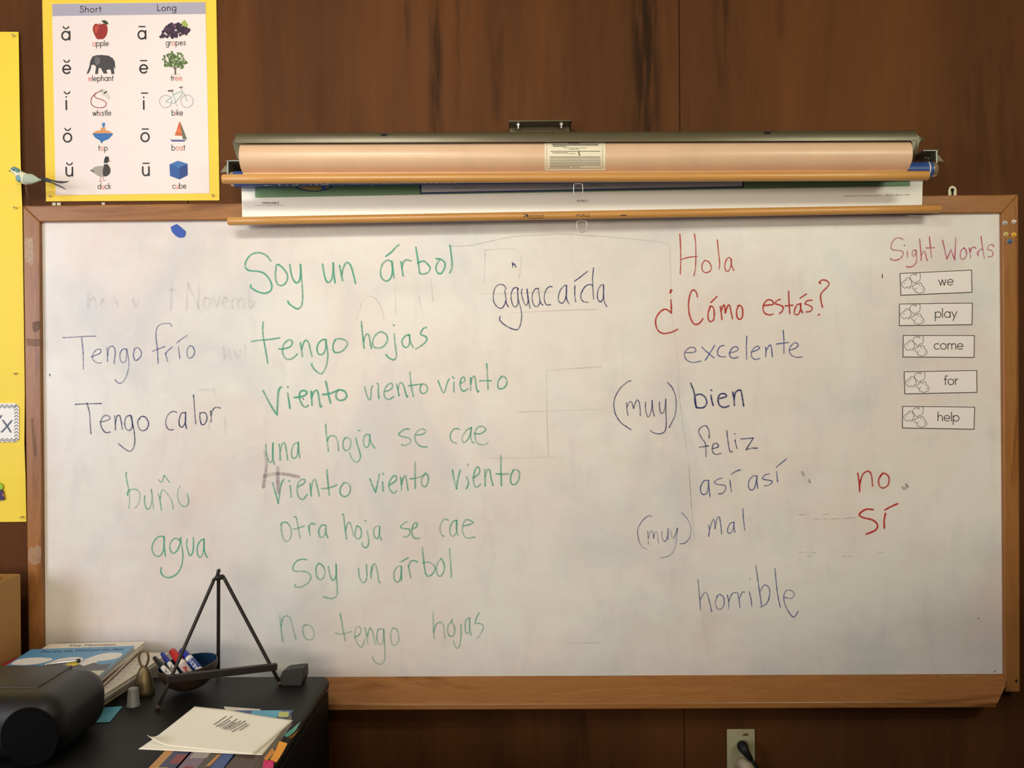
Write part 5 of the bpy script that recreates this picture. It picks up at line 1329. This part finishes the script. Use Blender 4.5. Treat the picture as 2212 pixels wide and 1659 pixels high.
for x_ in (-1.4, -.88):
    for y_ in (RYF+.05, RYB-.05):
        bm = nbm(); lathe(bm, [(0, .012), (.009, .012), (.009, 0), (0, 0)], (x_, y_, DT), 14); obj('foot', bm, M_deskside, rd)

# ------------------------------------------------------------------ bell
M_brass = plain('aged_brass', (.22, .165, .085), .45, .8, var=.25, vscale=60)
bp = Zp(311, 1500, DT); bp.z = DT
be = thing('hand_bell', 'small aged brass bell with loop handle on the desk', 'bell', bp)
bm = nbm(); lathe(bm, [(.0215, .0), (.0238, .0012), (.0230, .010), (.0198, .028), (.0150, .045), (.0100, .056), (.0055, .062), (0, .063)], (0, 0, 0), 32)
for v in bm.verts: v.co.y *= .8
obj('cup', bm, M_brass, be, smooth=True, local=True)
bm = nbm()
pts = [(-.0035, .060), (-.0085, .070), (-.0105, .082), (-.0075, .092), (0, .0965), (.0075, .092), (.0105, .082), (.0085, .070), (.0035, .060)]
tube(bm, [Vector((x, 0, z_)) for x, z_ in spl(pts, 4)], .0026, 10); obj('loop_handle', bm, plain('dull_bronze', (.24, .17, .10), .5, .8), be, smooth=True, local=True)
bm = nbm(); tube(bm, [Vector((0, 0, .05)), Vector((0, 0, .008))], .0015, 8); ball(bm, (0, 0, .008), .005, .005, .005, 12); obj('clapper', bm, M_brass, be, smooth=True, local=True)

# ------------------------------------------------------------------ small translucent cup, upside down
cpz = Zp(288, 1524, DT); cpz.z = DT
cu = thing('plastic_cup', 'tiny translucent plastic cup upside down beside the bell', 'cup', cpz)
bm = nbm(); lathe(bm, [(.0142, .0), (.0142, .0022), (.0128, .003), (.0105, .034), (.0098, .0368), (.008, .0375), (0, .0372), (0, .0364), (.0092, .0362), (.0112, .004), (.0125, 0), (.0142, 0)], (0, 0, 0), 28)
mcl = plain('frosted_plastic', (.72, .70, .68), .35, 0, .5, Transmission_Weight=.75)
obj('cup_shell', bm, mcl, cu, smooth=True, local=True)

# ------------------------------------------------------------------ bowl with markers
bc = Zp(404, 1489, DT); bc = Vector((bc.x, bc.y, DT))
bo = thing('coconut_bowl', 'brown coconut shell bowl with dark blue inside on the desk', 'bowl', bc)
bo.location.z += .0045
bo.location.x += .012; bo.location.y -= .008
bo.rotation_euler = (math.radians(2), math.radians(-6), 0); bo.scale = (.95, .95, .88)
bm = nbm()
outer = [(0, .001), (.018, .0016), (.034, .008), (.050, .021), (.061, .038), (.066, .054), (.067, .064)]
lathe(bm, outer+[(.0665, .0655), (.0645, .0652)], (0, 0, 0), 40)
obj('shell', bm, sp('coconut_brown', (58, 43, 35), .5, var=.3, vscale=50, bump=.15, bscale=120), bo, smooth=True, local=True)
bm = nbm(); lathe(bm, [(.0646, .0650), (.0632, .054), (.058, .038), (.047, .023), (.032, .012), (.016, .006), (0, .0055)], (0, 0, 0), 40)
obj('lining', bm, sp('navy_lacquer', (18, 48, 78), .25), bo, smooth=True, local=True)
def marker(cap_px, end_px, ycap, yend, r, capm, bodym, label, capfrac=.46, art=None):
    a = P(*cap_px, ycap); e = P(*end_px, yend); d = (e-a).normalized(); L_ = .104 if r > .007 else .096
    e = a+d*L_
    t = thing('dry_erase_marker', label, 'marker', e, 'markers standing in the coconut bowl')
    bm = nbm(); tube(bm, [a, a+d*.0025, a+d*(L_*.20), a+d*(L_*capfrac)], [r*.62, r*.86, r*.97, r*1.03], 20); obj('cap', bm, capm, t, autos=40)
    bm = nbm(); tube(bm, [a+d*(L_*capfrac), a+d*(L_*.97), e], [r, r, r*.8], 20); bdy = obj('barrel', bm, bodym, t, autos=40)
    if art:
        s = L_*capfrac
        bm = nbm(); tube(bm, [a+d*(s+L_*.10), a+d*(s+L_*.42)], r+.0003, 20, cap=False); wr = obj('wrapper', bm, art[0], bdy, smooth=True)
        vdir = Vector(CAM)-a; vdir = (vdir-d*vdir.dot(d)).normalized(); sd = d.cross(vdir)
        bm = nbm()
        for st in art[1]:
            pts = spl([(x, y) for x, y in st], 4)
            def pl_(x, y):
                th = y/r
                return a+d*(s+L_*.10+x)+(vdir*math.cos(th)+sd*math.sin(th))*(r+.0006)
            ribbon2(bm, pts, art[3], pl_, None, None, 0)
        obj('lettering', bm, art[2], wr)
    return t
M_mwhite = sp('marker_white', (226, 222, 216), .35)
M_bcap, M_rcap, M_kcap = sp('blue_cap', (30, 46, 150), .35), sp('red_cap', (182, 36, 34), .35), sp('black_cap', (26, 26, 30), .35)
M_mblue, M_mred = sp('wrapper_blue', (28, 62, 150), .35), sp('wrapper_grey', (196, 178, 176), .35)
EXPO = [[(.004, .004), (.003, -.001), (.005, -.004)], [(.004, 0), (.009, .001)], [(.010, -.003), (.016, .004)], [(.010, .004), (.016, -.003)], [(.018, -.002), (.027, .003)], [(.019, .003), (.024, .004), (.026, -.001), (.021, -.002)], [(.030, -.002), (.034, .002), (.031, .003), (.029, -.001)]]
marker((333, 1420), (366, 1457), -.196, -.236, .0055, M_kcap, M_mwhite, 'slim marker with black cap, leftmost in the bowl', .42, (M_mwhite, [[(.004, -.002), (.014, .002)], [(.008, .003), (.018, -.002)]], M_black_print, .0006))
marker((350, 1411), (377, 1450), -.172, -.218, .0055, M_bcap, M_mwhite, 'slim marker with blue cap and white barrel in the bowl', .42, (M_mwhite, [[(.004, -.002), (.016, .002)], [(.008, .003), (.020, -.002)]], M_black_print, .0007))
marker((371, 1405), (412, 1460), -.168, -.216, .0090, M_rcap, M_mwhite, 'thick marker with red cap in the bowl', .40, (M_mred, [[(.012, .002), (.020, -.002)], [(.014, -.003), (.022, .002)], [(.024, .001), (.030, .001)]], sp('wrapper_red', (176, 40, 40), .4), .0016))
marker((392, 1404), (442, 1462), -.160, -.214, .0088, M_bcap, M_mwhite, 'thick marker with blue cap and blue wrapper in the bowl', .30, (M_mblue, EXPO, M_mwhite, .0007))

# ------------------------------------------------------------------ wrought iron easel
M_iron = sp('black_iron', (48, 42, 42), .5, .3, var=.2, vscale=90, bump=.2, bscale=200)
fr_ = Zp(605, 1480, DT); fl_ = Zp(341, 1533, DT); fb_ = Zp(471.5, 1464, DT)
for q in (fr_, fl_, fb_): q.z = DT
ez = thing('plate_easel', 'black wrought iron three-legged display easel on the desk', 'easel', ((fr_+fl_+fb_)/3))
apx = P(472, 1247, -.185)
tr, tl = P(481, 1244, -.183), P(463, 1250, -.192)
def leg(top, mid, foot, r=.0039, tip=True):
    bm = nbm(); f2 = foot+Vector((0, 0, r)); tube(bm, [top, mid]+[mid+(f2-mid)*k/5 for k in range(1, 6)], r, 10)
    o = obj('leg', bm, M_iron, ez, smooth=True)
    if tip:
        bm = nbm(); ball(bm, foot+Vector((0, 0, .0052)), .0062, .0062, .0052, 12); obj('foot', bm, sp('rusty_foot', (74, 58, 50), .7, var=.3, vscale=200), o, smooth=True)
leg(tr, P(487, 1254, -.182), fr_); leg(tl, P(459, 1260, -.195), fl_); leg(apx, P(472, 1262, -.175), fb_, .0040, False)
bm = nbm()
tube(bm, [P(464, 1252, -.192), P(468, 1247, -.19), P(473, 1249, -.187), P(479, 1246, -.184), P(483, 1243, -.183)], [.004, .0058, .0062, .0056, .004], 10)
tube(bm, [P(472, 1250, -.188), P(470.5, 1240, -.188), P(472, 1233, -.188), P(475, 1231.5, -.188)], [.005, .0042, .0046, .0038], 10)
obj('knot', bm, M_iron, ez, smooth=True)
# crossbar resting on the two front legs
def leg_y(px, py, top, foot):
    t = (top.z-P(px, py, -.2).z)/(top.z-foot.z); return top.y+(foot.y-top.y)*t
ca, cb_ = P(360, 1467, leg_y(372, 1462, tl, fl_)-.006), P(598, 1440, leg_y(590, 1440, tr, fr_)-.006)
d = (cb_-ca).normalized(); nrm = d.cross(Vector((0, 0, 1))).normalized(); upv = nrm.cross(d)
bm = nbm(); pr = [(-.006, -.0075), (.006, -.0075), (.006, .0075), (-.006, .0075)]
A = [bm.verts.new(ca+nrm*x+upv*y) for x, y in pr]; B = [bm.verts.new(cb_+nrm*x+upv*y) for x, y in pr]
bm.faces.new(A); bm.faces.new(B[::-1])
for i in range(4): bm.faces.new((A[i], B[i], B[(i+1) % 4], A[(i+1) % 4]))
bmesh.ops.bevel(bm, geom=list(bm.edges), offset=.0012, segments=2, profile=.5, affect='EDGES')
obj('crossbar', bm, M_iron, ez)

# ------------------------------------------------------------------ dark faceted block
bq = Zp(632, 1482, DT); yb = bq.y
bm = nbm()
prism(bm, [P(609, 1481, yb), P(604, 1463, yb), P(611, 1449, yb), P(619, 1446, yb), P(648, 1445, yb), P(655, 1442, yb), P(656, 1464, yb), P(650, 1481, yb)], (.003, .032, .0))
mz = min(v.co.z for v in bm.verts)
for v in bm.verts: v.co.z = max(v.co.z, DT+.0002) if v.co.z > DT+.004 else DT+.0002
bmesh.ops.bevel(bm, geom=list(bm.edges), offset=.0014, segments=2, profile=.5, affect='EDGES')
tag(obj('stone_block', bm, sp('dark_stone', (40, 38, 38), .55, var=.2, vscale=60)), 'small dark faceted block beside the easel foot on the desk', 'block')

# ------------------------------------------------------------------ blue sticky note half under the radio
bm = nbm(); prism(bm, [Zp(x, y, DT+.0010) for x, y in ((222, 1529), (265, 1526), (237, 1560), (206, 1561))], (0, 0, .0006))
tag(obj('sticky_note', bm, sp('sky_sticky', (96, 176, 204), .6)), 'light blue sticky note on the desk by the radio end', 'sticky note')

# ------------------------------------------------------------------ planner with tabs and the white papers on it
NZ = DT+.030
pl_t = thing('planner', 'thick colourful planner stuffed with sticky tabs at the desk corner', 'planner', (-.545, -.53, DT))
NX0, NX1, NY0, NY1 = -.634, -.4555, -.70, -.388
bm = nbm(); box(bm, NX0, NX1, NY0, NY1, DT+.001, DT+.003, .0006, 1); box(bm, NX0, NX1, NY0, NY1, NZ-.002, NZ, .0006, 1)
cv = obj('cover', bm, sp('planner_collage', (62, 66, 100), .4, var=.5, vscale=26), pl_t)
bm = nbm(); box(bm, NX0+.006, NX1-.003, NY0+.003, NY1-.003, DT+.003, NZ-.002); obj('pages', bm, M_pages, pl_t)
bm = nbm()
def cq(x0, y0, x1, y1, mi, o=0, sk=0): poly(bm, [Vector((x0, y0, NZ+.0003+o)), Vector((x1, y0, NZ+.0003+o)), Vector((x1+sk, y1, NZ+.0003+o)), Vector((x0+sk, y1, NZ+.0003+o))], mi)
cq(NX0, NY1-.03, NX1, NY1, 0); cq(-.535, NY1-.045, -.478, NY1-.001, 1, .0001); cq(NX1-.02, NY1-.035, NX1, NY1-.008, 2, .0002, -.006)
cq(NX0, -.70, NX0+.016, -.55, 3, .0001); cq(NX0+.016, -.70, NX0+.05, -.56, 4, .0001); cq(NX0+.028, -.62, NX0+.046, -.585, 5, .0002)
cq(NX0+.046, -.70, NX0+.082, -.57, 6, .0001); cq(NX0+.06, -.66, NX0+.076, -.63, 5, .0003); cq(NX0+.082, -.70, NX0+.10, -.57, 7, .0001); cq(NX0+.095, -.63, NX0+.102, -.585, 3, .0002, .004)
cq(NX0+.104, -.70, NX0+.128, -.57, 0, .0001, .004); cq(NX0+.128, -.70, NX1, -.57, 8, .0001); cq(NX0+.008, -.69, NX0+.03, -.635, 9, .0004, .004); cq(NX0+.135, -.68, NX0+.158, -.64, 9, .0004, .003)
cq(NX0+.055, -.60, NX0+.085, -.575, 10, .0003)
obj('cover_picture', bm, [sp('c_blue', (52, 84, 146), .4), sp('c_sky', (94, 174, 204), .5), sp('c_lime', (192, 196, 112), .4), sp('c_ochre', (196, 138, 66), .4), sp('c_navy', (46, 50, 92), .4), sp('c_red', (138, 52, 52), .4), sp('c_mauve', (124, 104, 124), .4), sp('c_olive', (74, 66, 50), .4), sp('c_brown', (78, 54, 42), .4), sp('c_yellow', (222, 200, 92), .4), sp('c_grey', (168, 160, 156), .5)], cv)
def tab(pts, zz, m, label, bend=0.0):
    """sticky flag: pixel outline on the level z, the outer end curled up by bend"""
    q = [Zp(x, y, zz) for x, y in pts]
    bm = nbm(); n = 6
    a, b, c_, d_ = q
    L1 = [a+(b-a)*k/n+Vector((0, 0, bend*(k/n)**2)) for k in range(n+1)]; L2 = [d_+(c_-d_)*k/n+Vector((0, 0, bend*(k/n)**2)) for k in range(n+1)]
    V1 = [bm.verts.new(p) for p in L1]; V2 = [bm.verts.new(p) for p in L2]
    for k in range(n): bm.faces.new((V1[k], V1[k+1], V2[k+1], V2[k]))
    thicken(bm, (0, 0, -.0003))
    return obj('sticky_tab', bm, m, pl_t, smooth=False, label=label)
tab([(612, 1588), (649, 1563), (640, 1580), (620, 1592)], NZ-.008, sp('tab_teal', (110, 186, 176), .6), 'teal sticky tab', .004)
tab([(622, 1590), (648, 1585), (642, 1592), (625, 1595)], NZ-.014, sp('tab_ochre', (206, 152, 48), .6), 'ochre curled sticky tab', .010)
tab([(584, 1640), (604, 1608), (621, 1613), (597, 1647)], NZ+.001, sp('tab_orange', (240, 160, 46), .6), 'orange sticky tab', .006)
tab([(570, 1638), (588, 1616), (594, 1624), (576, 1644)], NZ+.0006, sp('tab_amber', (216, 142, 56), .6), 'amber sticky tab', .0)
tab([(576, 1652), (584, 1638), (594, 1640), (588, 1654)], NZ-.006, sp('tab_lime', (170, 212, 70), .6), 'lime sticky tab', .002)
tab([(566, 1664), (570, 1646), (592, 1648), (588, 1668)], NZ-.006, sp('tab_pink', (226, 62, 122), .6), 'pink sticky tab', .004)
tab([(490, 1538), (483, 1526), (563, 1532), (558, 1540)], NZ-.004, sp('tab_white', (226, 218, 204), .6), 'white paper slip', .0)
# papers
def paper(name, label, pts, zz, curl=None, thick=.0005, n=24, m=None):
    """sheet given by its four corners (pixels on level zz), corner 0 may curl"""
    q = [Zp(x, y, zz) for x, y in pts]
    bm = nbm(); rows = []
    for j in range(n+1):
        v = j/n; r = []
        for i in range(n+1):
            u = i/n
            p = (q[0]*(1-u)+q[1]*u)*(1-v)+(q[3]*(1-u)+q[2]*u)*v
            if curl:
                for (cu_, cv_, h_, s_) in curl:
                    dd = math.hypot(u-cu_, v-cv_); p.z += h_*max(0, 1-dd/s_)**2
            r.append(bm.verts.new(p))
        rows.append(r)
    for A, B in zip(rows, rows[1:]):
        for i in range(n): bm.faces.new((A[i], A[i+1], B[i+1], B[i]))
    thicken(bm, (0, 0, -thick))
    return tag(obj(name, bm, m or sp('sheet_white', (255, 250, 234), .75), None, smooth=True), label, 'paper')
p1 = paper('paper_sheet', 'flat white paper sheet lowest on the planner', [(418, 1537), (626, 1558), (566, 1631), (299, 1618)], NZ+.0018, [(.95, .1, .002, .5)])
p2 = paper('paper_sheet', 'white paper sheet with a printed paragraph and curled left corner on top', [(421, 1526), (633, 1556), (547, 1630), (318, 1607)], NZ+.0045, [(0, 1, .016, .24), (.35, .02, .003, .5)])
tx = nbm()
for i in range(9):
    a0 = (491-3.2*i*1.0, 1548+i*0.4)
# printed paragraph: slanted rows of short grey words
rows_ = [((489, 1547), (462, 1565)), ((502, 1547), (466, 1570)), ((497, 1556), (474, 1570)), ((512, 1553), (480, 1573)), ((508, 1560), (484, 1575)), ((520, 1557), (490, 1575)), ((530, 1557), (497, 1576)), ((533, 1562), (502, 1580)), ((537, 1565), (518, 1577))]
for (x0, y0), (x1, y1) in rows_:
    t_ = 0
    while t_ < 1:
        e_ = min(1, t_+random.uniform(.15, .35))
        ribbon2(tx, [(x0+(x1-x0)*(t_+(e_-t_)*k/2), y0+(y1-y0)*(t_+(e_-t_)*k/2)) for k in range(3)], .75, lambda a, b: Zp(a, b, NZ+.0062), lift=(0, 0, 1))
        t_ = e_+.05
obj('lettering', tx, sp('faded_print', (112, 104, 104), .7), p2)
